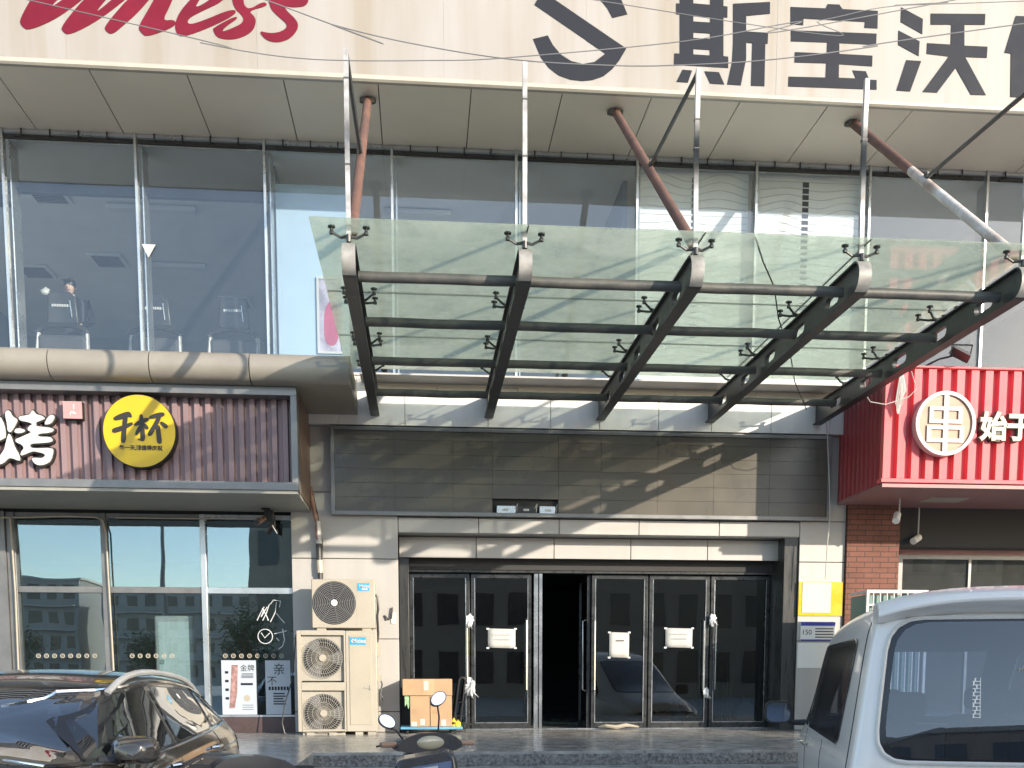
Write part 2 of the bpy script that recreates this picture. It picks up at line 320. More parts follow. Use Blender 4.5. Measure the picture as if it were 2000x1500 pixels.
p = MB(); panels(p, [-1.6, -.85, .236, 1.344, 2.425, 3.548, 4.694, 5.8, 6.9, 8.0, 9.2, 10.4], [5.392, 5.57], 14.46); p.box(-1.6, 10.4, 14.48, 14.66, 5.395, 5.565); p.build('sill_panel', 'soffit', B, bevel=.004)
MB().box(-.78, 5.9, 14.06, 14.455, 5.478, 5.505).build('ledge', 'panel', B, bevel=.004)
MB().box(-9.5, 13.5, 14.46, 14.66, 5.573, 5.61).build('window_sill', 'panel', B, bevel=.006)
# dark stone reveal of the entrance
p = MB(); p.box(-.31, -.175, 14.83, 15.2, TZ, 3.188); p.box(5.19, 5.395, 14.535, 15.2, TZ, 3.49); p.box(-.31, 5.19, 15.02, 15.2, 3.012, 3.187)
p.build('door_surround', mat('dark_stone', (.034, .035, .035), .3, var=.25, scale=5, streak=True), B, bevel=.004)
# soffit and fascia
xs = [-8.15, -7.04, -6.03, -4.92, -3.82, -2.70, -1.58, -.46, .66, 1.77, 2.87, 3.98, 5.1, 6.2, 7.3, 8.4, 9.5, 10.6, 11.7]
p = MB()
for i in range(len(xs) - 1): p.box(xs[i] + .006, xs[i + 1] - .006, 13.16, 14.64, 8.59, 8.61)
p.build('soffit', 'soffit', B, bevel=.003)
MB().box(-8.1, 11.6, 13.2, 14.66, 8.612, 8.66).build('soffit_backing', 'joint', B)
p = MB(); fx = [-8.15, -6.2, -4.05, -1.87, .33, 2.05, 4.42, 6.6, 8.9, 11.7]
for i in range(len(fx) - 1): p.box(fx[i], fx[i + 1] - .0015, 13.13 + (.0018 if i % 2 else 0), 13.16, 8.66, 10.75)
p.build('fascia', 'fascia', B)
p = MB(); pts = [(13.165, 8.588), (13.11, 8.586), (13.085, 8.605), (13.085, 8.645), (13.115, 8.668), (13.165, 8.672)]
p.prism(pts, 'x', -8.15, 11.7); p.build('fascia_lip', 'fascia_lip', B)
MB().box(-8.15, 11.7, 13.17, 24, 8.68, 10.7).build('roof', 'joint', B)
for k in range(6): MB().box(-8.15, 11.7, 13.5, 13.9, 10.95 + .42 * k, 11.15 + .42 * k).build('roof_louvre', 'grey_frame', B)
lp_ = MB()
for xx in (-7, -3.5, 0, 3.5, 7, 10.5): lp_.box(xx, xx + .1, 13.92, 14.05, 10.7, 13.3); lp_.box(xx, xx + .1, 13.7, 13.92, 10.7, 10.9)
lp_.build('louvre_post', 'grey_frame', B)
# upper floor room
rm = MB(); rm.box(-8.1, 11.6, 14.72, 23, 8.5, 8.52); rm.build('room_ceiling', 'int_white', B)
rm = MB(); rm.box(-8.1, 11.6, 22.9, 23, 5.6, 8.5); rm.box(-8.15, -8.05, 14.7, 22.9, 5.6, 8.5); rm.box(11.5, 11.6, 14.7, 22.9, 5.6, 8.5); rm.box(-2.02, -1.95, 15.1, 22.9, 5.6, 8.5); rm.box(2.9, 2.96, 15.1, 22.9, 5.6, 8.5); rm.build('room_wall', 'int_blue', B)
MB().box(-8.1, 11.6, 14.7, 22.9, 5.572, 5.6).build('room_floor', 'int_floor', B)
MB().box(-8.05, -2.05, 15.86, 15.95, 8.36, 8.495).build('ceiling_track', mat('track', (.12, .15, .20), .6), B)
MB().box(-8.05, -2.05, 22.6, 22.88, 6.6, 6.75).build('dado_rail', 'int_white', B)
MB().box(-1.93, -.96, 14.95, 15.0, 5.62, 8.2).build('room_partition', mat('pale_blue_board', (.36, .49, .62), .5, var=.03), B)
for (x0, x1, y) in ((-4.6, -3.3, 16.4), (-4.6, -3.6, 18.6), (-.5, .5, 16.2), (1.2, 2.2, 17.4)):
    l = MB().box(x0, x1, y, y + .16, 8.42, 8.48).build('ceiling_light', 'int_white', B, bevel=.01); MB().box(x0 + .03, x1 - .03, y + .02, y + .14, 8.412, 8.419).build('diffuser', 'film', l)
for (x, y) in ((-6.2, 16.4), (-5.35, 16.2), (-6.6, 19.2), (-5.2, 18.6), (-3.4, 20.4)):
    v = MB().box(x - .28, x + .28, y - .28, y + .28, 8.46, 8.497).build('air_vent', 'int_white', B, bevel=.01); s = MB()
    for k in range(9): s.box(x - .22, x + .22, y - .22 + k * .052, y - .19 + k * .052, 8.452, 8.459)
    s.build('vent_louvre', 'int_dark', v)
# upper windows
MX = [-8.1, -7.03, -5.36, -3.68, -2.02, -.34, 1.333, 2.998, 4.667, 6.288, 8.0, 9.65, 11.3]
for i in range(len(MX) - 1):
    a, b = MX[i], MX[i + 1]
    f = MB(); f.box(a - .016, a + .016, 14.56, 14.66, 5.61, 8.588); f.box(a + .05, a + .066, 14.67, 14.95, 5.61, 8.49); f.box(a + .02, b - .02, 14.585, 14.63, 5.611, 5.645); f.box(a + .02, b - .02, 14.585, 14.63, 8.545, 8.587)
    w = f.build('window', 'alu', B)
    MB().box(a + .022, b - .022, 14.60, 14.612, 5.647, 8.543).build('window_pane', 'glass_up', w)
    r = MB(); r.box(a + .16, b - .24, 14.545, 14.585, 8.455, 8.48)
    for k in range(4): xx = a + .25 + k * .36; r.box(xx - .008, xx + .008, 14.56, 14.57, 8.48, 8.589)
    r.build('blind_rail', 'black', w)
# white printed film panels behind two panes
for (a, b, ph, sx) in ((3.03, 4.60, 0, 3.84), (4.74, 6.22, 1.6, 5.42)):
    pn = MB().box(a, b, 14.72, 14.75, 5.62, 8.48).build('window_film', 'film', B)
    ln = MB()
    for k in range(26):
        z = 8.40 - k * .1
        ln.tube([(a + .01 + (b - a - .02) * j / 24, 14.717, z + .055 * math.sin(j * .42 + ph + k * .16) * math.cos(k * .31 + ph)) for j in range(25)], .004, 4)
    ln.build('printed_line', 'film_line', pn)
    d = MB(); z = 8.40
    for k in range(26):
        h = max(.008, .07 - k * .0028); d.box(sx - .045, sx + .045, 14.713, 14.7165, z - h, z); z -= .085
    d.build('printed_dash', 'letter_grey', pn)
# bull-nosed cornice over the left shop
prof = [(14.37, 5.37), (12.95, 5.37)] + [(12.95 - .17 * math.sin(R(a)), 5.2 + .17 * math.cos(R(a))) for a in range(15, 180, 15)] + [(12.95, 5.03), (14.37, 5.03)]
jx = [-9.5] + [W(x, 700, 12.8).x for x in (92, 290, 486)] + [-.83]
p = MB()
for i in range(len(jx) - 1): p.prism(prof, 'x', jx[i] + (.006 if i else 0), jx[i + 1] - (.006 if i < len(jx) - 2 else 0))
p.build('cornice', 'cornice', B, ang=25); MB().box(-9.4, -.86, 13.0, 14.36, 5.06, 5.34).build('cornice_core', 'joint', B)
# left shop front
LB = 'left_plinth'; M[LB] = mat(LB, (.075, .05, .05), .3, var=.15)
MB().box(-9.5, -1.77, 14.56, 14.72, TZ, .955).build('plinth', LB, B, bevel=.005)
posts = [-7.9, -6.7, -5.49, -4.265, -2.95, -1.722]
for i in range(len(posts) - 1):
    a, b = posts[i], posts[i + 1]; f = MB()
    wl = .075 if i != 2 else .11
    f.box(a - .05, a - .05 + wl, 14.54, 14.66, .957, 3.718); f.box(a - .05 + wl, b - .05, 14.56, 14.64, 2.655, 2.738); f.box(a - .05 + wl, b - .05, 14.56, 14.64, .957, .985); f.box(a - .05 + wl, b - .05, 14.56, 14.64, 3.66, 3.718)
    w = f.build('shop_window', 'alu' if i == 4 else 'grey_frame', B, bevel=.004)
    MB().box(a + wl - .048, b - .052, 14.6, 14.61, 2.74, 3.658).build('upper_pane', 'glass_shop', w)
    MB().box(a + wl - .048, b - .052, 14.6, 14.61, .987, 2.653).build('lower_pane', 'glass_shop', w)
MB().box(-5.75, -5.545, 14.5, 14.7, TZ, 3.72).build('shop_column', 'grey_frame', B)
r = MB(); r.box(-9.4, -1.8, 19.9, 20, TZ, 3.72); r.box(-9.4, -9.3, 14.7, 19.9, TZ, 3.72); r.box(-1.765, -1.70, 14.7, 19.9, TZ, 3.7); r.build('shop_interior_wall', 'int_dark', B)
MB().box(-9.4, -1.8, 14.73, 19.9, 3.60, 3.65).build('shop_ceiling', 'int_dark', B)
# lobby behind the doors
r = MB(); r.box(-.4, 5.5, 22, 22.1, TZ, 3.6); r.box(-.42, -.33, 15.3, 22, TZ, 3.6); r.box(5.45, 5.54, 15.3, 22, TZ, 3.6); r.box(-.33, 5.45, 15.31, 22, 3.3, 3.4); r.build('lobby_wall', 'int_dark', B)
# right shop front
xr = 6.86
MB().box(6.86, 7.12, 14.98, 15.2, TZ, 3.42).build('window_jamb', 'grey_frame', B)
f = MB(); f.box(7.12, 12, 14.98, 15.06, 3.26, 3.32); f.box(7.12, 7.17, 14.98, 15.06, TZ, 3.26); f.box(8.2, 8.24, 14.98, 15.06, TZ, 3.26); f.box(10.2, 10.24, 14.98, 15.06, TZ, 3.26)
w = f.build('shop_window', 'grey_frame', B)
for a, b in ((7.172, 8.198), (8.242, 10.198), (10.242, 12)): MB().box(a, b, 15.01, 15.02, TZ, 3.258).build('lower_pane', 'glass_right', w)
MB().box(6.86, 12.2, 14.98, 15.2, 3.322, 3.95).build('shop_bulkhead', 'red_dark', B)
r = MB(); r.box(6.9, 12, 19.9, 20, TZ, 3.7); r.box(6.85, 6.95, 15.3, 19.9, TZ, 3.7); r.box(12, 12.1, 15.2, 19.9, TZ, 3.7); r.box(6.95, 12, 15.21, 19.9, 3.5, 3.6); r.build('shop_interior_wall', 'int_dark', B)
# entrance doors
def door(a, b, hx, y=15.1, open_=0):
    f = MB(); st = .05
    f.box(a, a + st, y, y + .045, TZ + .005, 3.0); f.box(b - st, b, y, y + .045, TZ + .005, 3.0); f.box(a + st, b - st, y, y + .045, 2.94, 3.0); f.box(a + st, b - st, y, y + .045, TZ + .005, TZ + .1)
    d = f.build('door', 'dark_frame', B, bevel=.004)
    MB().box(a + st, b - st, y + .018, y + .027, TZ + .1, 2.94).build('door_pane', 'glass_door', d)
    e = MB(); e.box(a + st, a + st + .012, y - .003, y - .0005, TZ + .1, 2.94); e.box(b - st - .012, b - st, y - .003, y - .0005, TZ + .1, 2.94); e.box(a + st, b - st, y - .003, y - .0005, TZ + .09, TZ + .1); e.build('edge_trim', 'steel', d)
    if hx is not None:
        h = MB(); h.tube([(hx, y - .003, 1.30), (hx, y - .06, 1.32), (hx, y - .06, 2.33), (hx, y - .003, 2.35)], .013, 8); h.build('door_handle', 'steel', d)
    return d
door(-.17, .70, .66); door(.72, 1.61, 1.53); door(2.50, 3.34, 2.54); door(3.36, 4.27, 4.18); door(4.29, 5.185, 4.36)
f = MB(); f.box(1.64, 1.70, 15.06, 15.16, TZ + .003, 3.01); f.box(1.715, 1.76, 15.05, 15.17, TZ + .003, 3.01); f.build('door_post', 'steel', B)
# leaf swung inwards at the dark gap
f = MB(); f.box(2.44, 2.485, 15.15, 15.98, TZ + .005, TZ + .1); f.box(2.44, 2.485, 15.15, 15.98, 2.94, 3.0); f.box(2.44, 2.485, 15.15, 15.2, TZ + .1, 2.94); f.box(2.44, 2.485, 15.93, 15.98, TZ + .1, 2.94)
d = f.build('door', 'dark_frame', B); MB().box(2.458, 2.467, 15.2, 15.93, TZ + .1, 2.94).build('door_pane', 'glass_door', d)
h = MB().tube([(2.44, 15.22, 1.3), (2.39, 15.22, 1.32), (2.39, 15.22, 2.33), (2.44, 15.22, 2.35)], .013, 8).build('door_handle', 'steel', d)
f = MB(); f.box(-.17, 5.185, 15.03, 15.2, TZ + .001, TZ + .012); f.build('threshold', 'steel', B)
# ================================================================== BRICK PILLAR
o = MB().box(6.08, 6.855, 14.45, 15.2, TZ, 3.98).build('brick_pillar', 'brick'); tag(o, 'red brick pillar between the grey wall panel and the dark shop window', 'pillar')
# ================================================================== CANOPY
K = thing('entrance_canopy', (2.5, 14.4, 5.05), 'glass entrance canopy on five dark steel beams hung from rusty pipes over the doors', 'canopy')
BX = [-.6, .94, 2.48, 4.02, 5.56]
def beam(x):
    z0, z1, yb, yt = 5.03, 5.31, 14.398, 9.49; zc = (z0 + z1) / 2; r = (z1 - z0) / 2
    arc = [(yt - r * math.sin(R(a)), zc - r * math.cos(R(a))) for a in range(0, 181, 15)]
    outer = [(yb, z0)] + arc + [(yb, z1)]
    th = .014; arci = [(yt - (r - th) * math.sin(R(a)), zc + (r - th) * math.cos(R(a))) for a in range(0, 181, 15)]
    fl = MB().prism(outer + [(yb, z1 - th)] + arci + [(yb, z0 + th)], 'x', x - .06, x + .06)
    b = fl.build('beam', 'steel_paint', K)
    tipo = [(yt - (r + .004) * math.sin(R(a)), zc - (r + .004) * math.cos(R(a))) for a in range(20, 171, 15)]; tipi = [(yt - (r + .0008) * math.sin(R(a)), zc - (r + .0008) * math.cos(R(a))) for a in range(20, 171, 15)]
    MB().prism(tipo + tipi[::-1], 'x', x - .059, x + .059).build('tip_highlight', 'sunlit_tip', b)  # pale strip standing in for sunlight on the beam tip
    loops = [[(yb, z0 + th), (yb, z1 - th)] + arci + []]
    for hy in (10.06, 10.95, 11.85, 12.75, 13.7):
        loops.append([(hy + sx * .115 + .055 * math.cos(R(a)), zc + .055 * math.sin(R(a))) for sx, rng in ((1, range(-90, 91, 30)), (-1, range(90, 271, 30))) for a in rng])
    me = flat(loops, .05); from_mesh(me, 'web_plate', 'steel_paint', b, (x + .025, 0, 0), Matrix.Rotation(R(90), 4, 'Z'))
    return b
for x in BX: beam(x)
for i in range(4):
    for j, y in enumerate((9.72, 10.93, 12.25, 13.6)):
        x0, x1 = BX[i] + .062, BX[i + 1] - .062; n = 6
        MB().tube([(x0 + (x1 - x0) * k / n, y + random.uniform(-.004, .004), 5.13 + random.uniform(-.003, .003)) for k in range(n + 1)], .047, 12).build('crossbar', 'bar_rust', K)
GX = [-.935, .96, 2.535, 4.06, 5.68]; GY = [9.32, 11.04, 12.42, 13.72]
for i in range(4):
    for j in range(3):
        MB().box(GX[i] + .006, GX[i + 1] - .006, GY[j] + .006, GY[j + 1] - .006, 5.452, 5.466).build('glass_panel', 'glass_roof', K)
sealant = MB()
for x in GX[1:-1]: sealant.box(x - .0055, x + .0055, GY[0] + .02, GY[-1], 5.453, 5.465)
for y in GY[1:-1]:
    for i in range(4): sealant.box(GX[i] + .012, GX[i + 1] - .012, y - .0055, y + .0055, 5.453, 5.465)
sealant.build('sealant_joint', 'joint', K)
def spider(x, y, front=False, last=False):
    m = MB(); m.cyl((x, y, 5.31), (x, y, 5.37), .022, 8)
    for sx in (1, -1):
        for sy in ((1, -1) if not (front or last) else ((1,) if front else (-1,))):
            fx, fy = x + sx * .15, y + sy * (.13 if not front else .03)
            m.tube([(x, y, 5.36), (x + sx * .07, y + sy * .05, 5.365), (fx, fy, 5.40)], [.016, .013, .011], 7)
            m.cyl((fx, fy, 5.385), (fx, fy, 5.41), .02, 9); m.cyl((fx, fy, 5.415), (fx, fy, 5.45), .013, 8); m.cyl((fx, fy, 5.438), (fx, fy, 5.451), .032, 12)
    m.build('spider_fitting', 'steel_paint', K)
for x in BX:
    spider(x, 9.44, front=True); spider(x, 11.04); spider(x, 12.42); spider(x, 13.50, last=True)
for i, x in enumerate(BX):
    z1 = 6.88 + (.015, -.02, 0, -.01, .02)[i]
    pw = MB(); bow = random.uniform(-.008, .008)
    def ang_(z): return x + bow * math.sin((z - 5.3) * 2)
    zs_ = [5.312, 5.75, 6.2, 6.55, z1]
    for q_ in range(4): pw.add([(ang_(zz) + dx, yy, zz) for zz in (zs_[q_], zs_[q_ + 1]) for dx, yy in ((-.02, 9.445), (.02, 9.445), (.02, 9.485), (-.02, 9.485))], [(0, 1, 5, 4), (1, 2, 6, 5), (2, 3, 7, 6), (3, 0, 4, 7), (0, 3, 2, 1), (4, 5, 6, 7)])
    hp = pw.build('hanger_post', 'galv', K)
    for zz in (5.95 + .13 * i, 6.35 - .1 * i + .3): MB().box(ang_(zz) - .024, ang_(zz) + .024, 9.441, 9.489, zz, zz + .012).build('weld_collar', 'bar_rust', hp)
for i, mm in ((0, 'rust'), (2, 'rust'), (4, 'flaky')):
    x = BX[i]; A, Bq = Vector((x, 13.5, 8.588)), Vector((x + .02, 9.62, 5.47)); n = 14
    m = MB().tube([A.lerp(Bq, k / n) for k in range(n + 1)], .05, 12)
    pp = m.build('tie_rod', mm, K)
    MB().cyl((x, 13.49, 8.587), (x, 13.5, 8.55), .10, 16).build('ceiling_ring', 'bar_rust', pp)
    if i == 4: MB().tube([A.lerp(Bq, k / 4) for k in (0, 1, 1.75)], .053, 12).build('rusty_length', 'rust', pp)
    q = A.lerp(Bq, .53); MB().box(q.x - .01, q.x + .01, q.y - .05, q.y + .05, q.z - .04, q.z + .10).build('gusset_plate', 'bar_rust', pp)
    MB().tube([q + Vector((0, 0, .05)), (x, 9.47, 6.86)], .022, 6).build('brace', 'steel_paint', K)
# ================================================================== SIGNS ON THE FASCIA
def zp(pts, ox, oy, s, Y):   # points measured on the photograph -> (x, z) on the sign's own wall plane
    out = []
    for p in pts:
        q = W(ox + p[0] * s, oy + p[1] * s, Y); out.append((q.x, q.z))
    return out
def plate(loops, y0, depth, name, m, parent, grow=0.0):
    return from_mesh(flat(loops, depth, grow), name, m, parent, (0, y0, 0))
FY = 13.13
SG = thing('script_sign', (-3.6, FY, 8.9), 'red brush-script lettering on the white fascia at left, cut by the photo edge', 'sign')
letters = [
 [[(205, -60), (108, 105), (118, 145), (160, 172), (335, 95), (530, -60), (430, -60), (250, 66), (380, -60)]],
 [[(515, -60), (338, 145), (352, 180), (390, 197), (560, 108), (770, -60), (690, -60), (505, 98), (640, -60)]],
 [[(760, -60), (580, 145), (590, 175), (625, 195), (690, 140), (770, 70), (880, -60)], [(890, -60), (830, 50), (770, 150), (785, 180), (820, 208), (985, 145), (975, 108), (905, 117), (945, 40), (985, -60)]],
 [[(1120, -60), (1010, 50), (973, 135), (985, 190), (1022, 208), (1180, 150), (1325, 75), (1300, 45), (1120, 120), (1050, 138), (1045, 105), (1130, 60), (1240, 10), (1290, -60), (1200, -60), (1180, -5), (1085, 48), (1110, 0), (1160, -60)]],
 [[(1290, -60), (1300, 40), (1362, 95), (1352, 130), (1300, 155), (1235, 180), (1255, 150), (1330, 100), (1310, 90), (1190, 155), (1188, 168), (1210, 210), (1275, 222), (1345, 212), (1410, 175), (1430, 120), (1420, 90), (1385, 60), (1500, 30), (1470, 5), (1390, 55), (1355, 20), (1365, -60)]],
 [[(1490, -60), (1505, 40), (1540, 80), (1600, 130), (1600, 155), (1560, 180), (1500, 185), (1445, 170), (1470, 210), (1510, 232), (1560, 236), (1620, 215), (1665, 160), (1660, 115), (1600, 60), (1585, 30), (1640, 42), (1722, 30), (1722, -60)]]]
for L_ in letters:
    for k, lp in enumerate(L_): plate([zp(smooth_poly(lp, 2), 0, 0, .35, FY - .006)], FY - .006 - .002 * k, .005, 'letter', 'letter_red', SG)
SC_ = thing('character_sign', (4.4, FY, 8.8), 'slate-grey emblem and Chinese characters on the white fascia at right', 'sign')
hook = [(1118, 217), (1200, 197), (1228, 250), (1272, 303), (1330, 340), (1395, 356), (1460, 345), (1522, 298), (1125, 26)]
outer = [(1638, 270), (1600, 335), (1560, 385), (1510, 425), (1450, 446), (1390, 452), (1325, 444), (1260, 420), (1205, 378), (1160, 318)]
rot = lambda q: (2762 - q[0], 296 - q[1])
emb = hook + [rot(q) for q in outer[1:]] + [rot((1118, 217)), rot((1200, 197))] + [rot(q) for q in hook[2:8]] + outer
plate([zp(emb, 650, 0, .35, FY - .006)], FY - .006, .005, 'emblem', 'letter_grey', SC_)
chars = [
 [[(80, -50), (155, -50), (155, 18), (250, 26), (250, -50), (323, -50), (323, 33), (346, 36), (345, 97), (323, 95), (323, 312), (350, 316), (350, 378), (48, 360), (50, 297), (80, 299), (80, 79), (60, 78), (60, 18), (80, 20)],
  [(155, 88), (250, 94), (250, 125), (155, 119)], [(155, 180), (250, 186), (250, 217), (155, 211)], [(155, 272), (248, 278), (248, 309), (155, 303)],
  [(95, 388), (148, 393), (125, 460), (62, 455)], [(218, 397), (298, 402), (328, 470), (250, 465)],
  [(378, 20), (583, 10), (583, 75), (450, 88), (450, 175), (573, 182), (570, 243), (557, 243), (552, 480), (478, 477), (485, 240), (450, 237), (450, 330), (420, 475), (345, 470), (372, 345), (378, 240)]],
 [[(905, 22), (970, 25), (988, 50), (1185, 60), (1183, 158), (1110, 155), (1113, 122), (770, 103), (768, 140), (698, 135), (698, 38), (893, 46)],
  [(700, 168), (1178, 187), (1175, 250), (970, 240), (970, 300), (1155, 310), (1153, 370), (968, 358), (967, 433), (1062, 437), (1043, 392), (1118, 397), (1137, 444), (1178, 446), (1178, 500), (685, 482), (687, 427), (893, 432), (897, 353), (720, 348), (722, 290), (900, 298), (902, 237), (700, 230)]],
 [[(1315, 40), (1436, 105), (1433, 190), (1312, 122)], [(1300, 170), (1418, 230), (1413, 313), (1298, 250)], [(1343, 335), (1427, 340), (1365, 510), (1288, 505)],
  [(1480, 75), (1785, 77), (1782, 137), (1668, 137), (1668, 254), (1797, 260), (1793, 322), (1672, 317), (1788, 530), (1705, 528), (1620, 378), (1515, 517), (1433, 513), (1580, 315), (1457, 300), (1460, 240), (1592, 248), (1595, 137), (1480, 137)]],
 [[(1955, 88), (2040, 92), (2005, 200), (2005, 545), (1925, 540), (1928, 298), (1892, 293)]]]
for ch in chars: plate([zp(lp, 1300, 0, .35, FY - .006) for lp in ch], FY - .006, .005, 'character', 'letter_grey', SC_)
# ================================================================== LEFT SHOP SIGNBOARD
LS = thing('shop_signboard', (-5, 13.8, 3.78), 'brown corrugated signboard in a grey frame under the cornice at left', 'signboard')
f = MB(); f.box(-9.5, -1.49, 13.04, 13.32, 4.925, 5.025); f.box(-9.5, -1.49, 13.04, 13.32, 3.80, 3.895); f.box(-1.565, -1.49, 13.04, 13.32, 3.895, 4.925); f.build('frame', 'grey_frame', LS, bevel=.004)
c = MB(); x = -9.4; prof = []
while x < -1.6:
    prof += [(x, 13.235), (x + .060, 13.235), (x + .070, 13.285), (x + .122, 13.285)]; x += .133
prof = [q for q in prof if q[0] < -1.57] + [(-1.567, 13.285)]
c.prism(prof + [(-1.567, 13.31), (-9.4, 13.31)], 'z', 3.897, 4.923); c.build('corrugated_panel', 'brown_sheet', LS)
c = MB().box(-1.62, -1.49, 13.322, 14.49, 3.80, 5.025); c.build('side_panel', mat('side_brown', (.16, .105, .085), .5), LS)
MB().box(-9.5, -1.5, 13.06, 14.55, 3.76, 3.797).build('board_soffit', mat('grey_soffit', (.26, .26, .235), .55), LS)
# 烤 character (with a dark casing behind) and the sliver of the one before it
o0 = (0, 730, .19)
kao = [[(-120, 420), (0, 430), (45, 520), (60, 600), (55, 680), (-120, 700)],
 [(60, 385), (100, 375), (130, 440), (185, 470), (170, 510), (130, 580), (108, 606), (80, 590), (75, 520), (55, 430)],
 [(95, 612), (120, 650), (150, 750), (200, 830), (210, 890), (190, 895), (130, 870), (90, 870), (50, 910), (10, 935), (-60, 930), (-40, 880), (40, 800), (60, 720), (80, 640)],
 [(195, 440), (270, 430), (310, 420), (330, 380), (345, 378), (375, 420), (430, 430), (470, 460), (420, 485), (370, 500), (370, 540), (420, 545), (550, 560), (550, 595), (500, 610), (420, 615), (380, 635), (420, 650), (520, 650), (545, 680), (530, 705), (420, 715), (320, 720), (305, 745), (340, 770), (540, 762), (550, 800), (530, 880), (500, 920), (430, 945), (370, 935), (330, 890), (335, 865), (380, 865), (440, 870), (470, 840), (450, 820), (370, 800), (330, 800), (240, 840), (210, 840), (220, 800), (250, 770), (230, 730), (165, 705), (160, 675), (200, 660), (290, 620), (330, 600), (280, 580), (300, 540), (340, 520), (300, 500), (220, 485), (195, 470)],
 [(455, 520), (490, 450), (530, 420), (560, 430), (560, 460), (530, 510), (490, 525)],
 [(150, 590), (165, 565), (210, 562), (265, 580), (245, 605), (190, 615), (155, 605)]]
KA = thing('character_sign', (-4.65, 13.1, 4.0), 'fat white Chinese character with black casing on the brown signboard, left of the yellow disc', 'sign letter')
for lp in kao:
    pts = zp(smooth_poly(lp, 1), *o0, 13.16)
    plate([pts], 13.15, .02, 'letter_face', 'white', KA); plate([pts], 13.173, .06, 'letter_casing', 'ink', KA, grow=.016)
a, b = W(118, 780, 13.07), W(158, 816, 13.07)
SQ = thing('seal_sign', ((a.x + b.x) / 2, 13.1, b.z), 'small pale pink square seal between the white character and the yellow disc', 'sign')
MB().box(a.x, b.x, 13.14, 13.234, b.z, a.z).build('box_body', 'ink', SQ, bevel=.008); MB().box(a.x + .004, b.x - .004, 13.132, 13.139, b.z + .004, a.z - .004).build('seal_face', 'pink', SQ)
m = MB(); cx, cz, hh = (a.x + b.x) / 2, (a.z + b.z) / 2, (a.z - b.z) / 2
for (u, v, w, h) in ((-.3, -.25, .5, .1), (-.3, -.55, .1, .4), (0, -.4, .4, .08), (.1, .1, .1, .5)): m.box(cx + u * hh, cx + (u + w) * hh, 13.129, 13.1315, cz + v * hh, cz + (v + h) * hh)
m.build('seal_mark', 'panel_white', SQ)
# yellow disc
def disc_sign(name, c, r, y0, dep, label, cat, face, rim):
    D = thing(name, (c.x, y0 + dep, c.z - r), label, cat); n = 56
    ring = lambda rr: [(c.x + rr * math.cos(2 * math.pi * k / n), c.z + rr * math.sin(2 * math.pi * k / n)) for k in range(n)]
    plate([ring(r)], y0 + .004, dep, 'drum', rim, D); plate([ring(r * .985)], y0, .0035, 'disc_face', face, D)
    return D
cc = W(272, 842, 13.08); YR = .43
YS = disc_sign('round_sign', cc, YR, 13.08, .15, 'round yellow sign with black brush characters on the brown signboard', 'round sign', 'yellow', 'ink')
st = [[((1175, 462), (1240, 440), (1330, 410), (1345, 440)), (40, 62, 62, 30)], [((1290, 430), (1275, 560), (1265, 695)), (52, 46, 56)], [((1165, 585), (1250, 560), (1355, 510)), (55, 50, 36)],
      [((1385, 525), (1450, 490), (1520, 465)), (30, 46, 40)], [((1450, 425), (1462, 560), (1470, 692), (1420, 670)), (40, 46, 52, 18)], [((1450, 530), (1400, 620)), (44, 34)], [((1480, 520), (1515, 560)), (34, 38)],
      [((1540, 450), (1600, 430), (1680, 415)), (30, 52, 46)], [((1640, 440), (1590, 540), (1535, 625)), (44, 44, 48)], [((1625, 540), (1630, 620), (1640, 705)), (46, 44, 54)], [((1655, 500), (1710, 545)), (30, 50)]]
for k, (pts, ws) in enumerate(st): plate([zp(brush(pts, ws), *o0, 13.07)], 13.074 - .0006 * k, .005, 'brush_stroke', 'ink', YS)
q = W(275, 875, 13.07); text('每一天,都值得庆祝', .062, (q.x, 13.073, q.z), 'ink', YS, bold=.0012)
# ================================================================== RIGHT RED SIGN BOX
RS = thing('shop_signboard', (8.8, 13.8, 3.98), 'red corrugated signboard of the shop at right with dark red side', 'signboard')
c = MB(); x = 5.93; prof = []
while x < 12:
    prof += [(x, 13.05), (x + .10, 13.05), (x + .112, 13.12), (x + .176, 13.12), (x + .188, 13.05)]; x += .19
c.prism(prof + [(prof[-1][0], 13.15), (5.93, 13.15)], 'z', 4.065, 5.44); c.build('corrugated_panel', 'red', RS)
f = MB(); f.box(5.90, 12.2, 13.02, 13.16, 4.01, 4.062); f.box(5.90, 12.2, 13.02, 13.16, 5.442, 5.47); f.build('trim', 'red', RS, bevel=.006)
c = MB(); y = 13.16; prof = []
while y < 14.45:
    prof += [(5.93, y), (5.93, y + .07), (5.955, y + .08), (5.955, y + .13)]; y += .14
c.prism(prof + [(6.0, prof[-1][1]), (6.0, 13.16)], 'z', 4.0, 5.47)
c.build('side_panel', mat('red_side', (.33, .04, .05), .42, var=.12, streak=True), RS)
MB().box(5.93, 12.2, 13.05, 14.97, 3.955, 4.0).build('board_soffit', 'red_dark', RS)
MB().box(6.02, 12.2, 13.17, 14.6, 5.40, 5.46).build('board_top', 'panel', RS)
c1 = W(1847, 827, 12.94); r1 = .40
RD = thing('round_sign', (c1.x, 13.04, c1.z - r1), 'round white-rimmed sign with a tan face and a skewer-shaped character on the red signboard', 'round sign')
n = 56; ring = lambda rr: [(c1.x + rr * math.cos(2 * math.pi * k / n), c1.z + rr * math.sin(2 * math.pi * k / n)) for k in range(n)]
plate([ring(r1), ring(r1 - .045)], 12.93, .11, 'rim', 'white', RD)
plate([ring(r1 - .046)], 12.955, .08, 'disc_face', mat('tan_face', (.42, .24, .165), .5, var=.08), RD)
m = MB(); y0, y1 = 12.935, 12.954; X, Z = c1.x, c1.z
m.box(X - .032, X + .032, y0, y1, Z - .355, Z + .355)
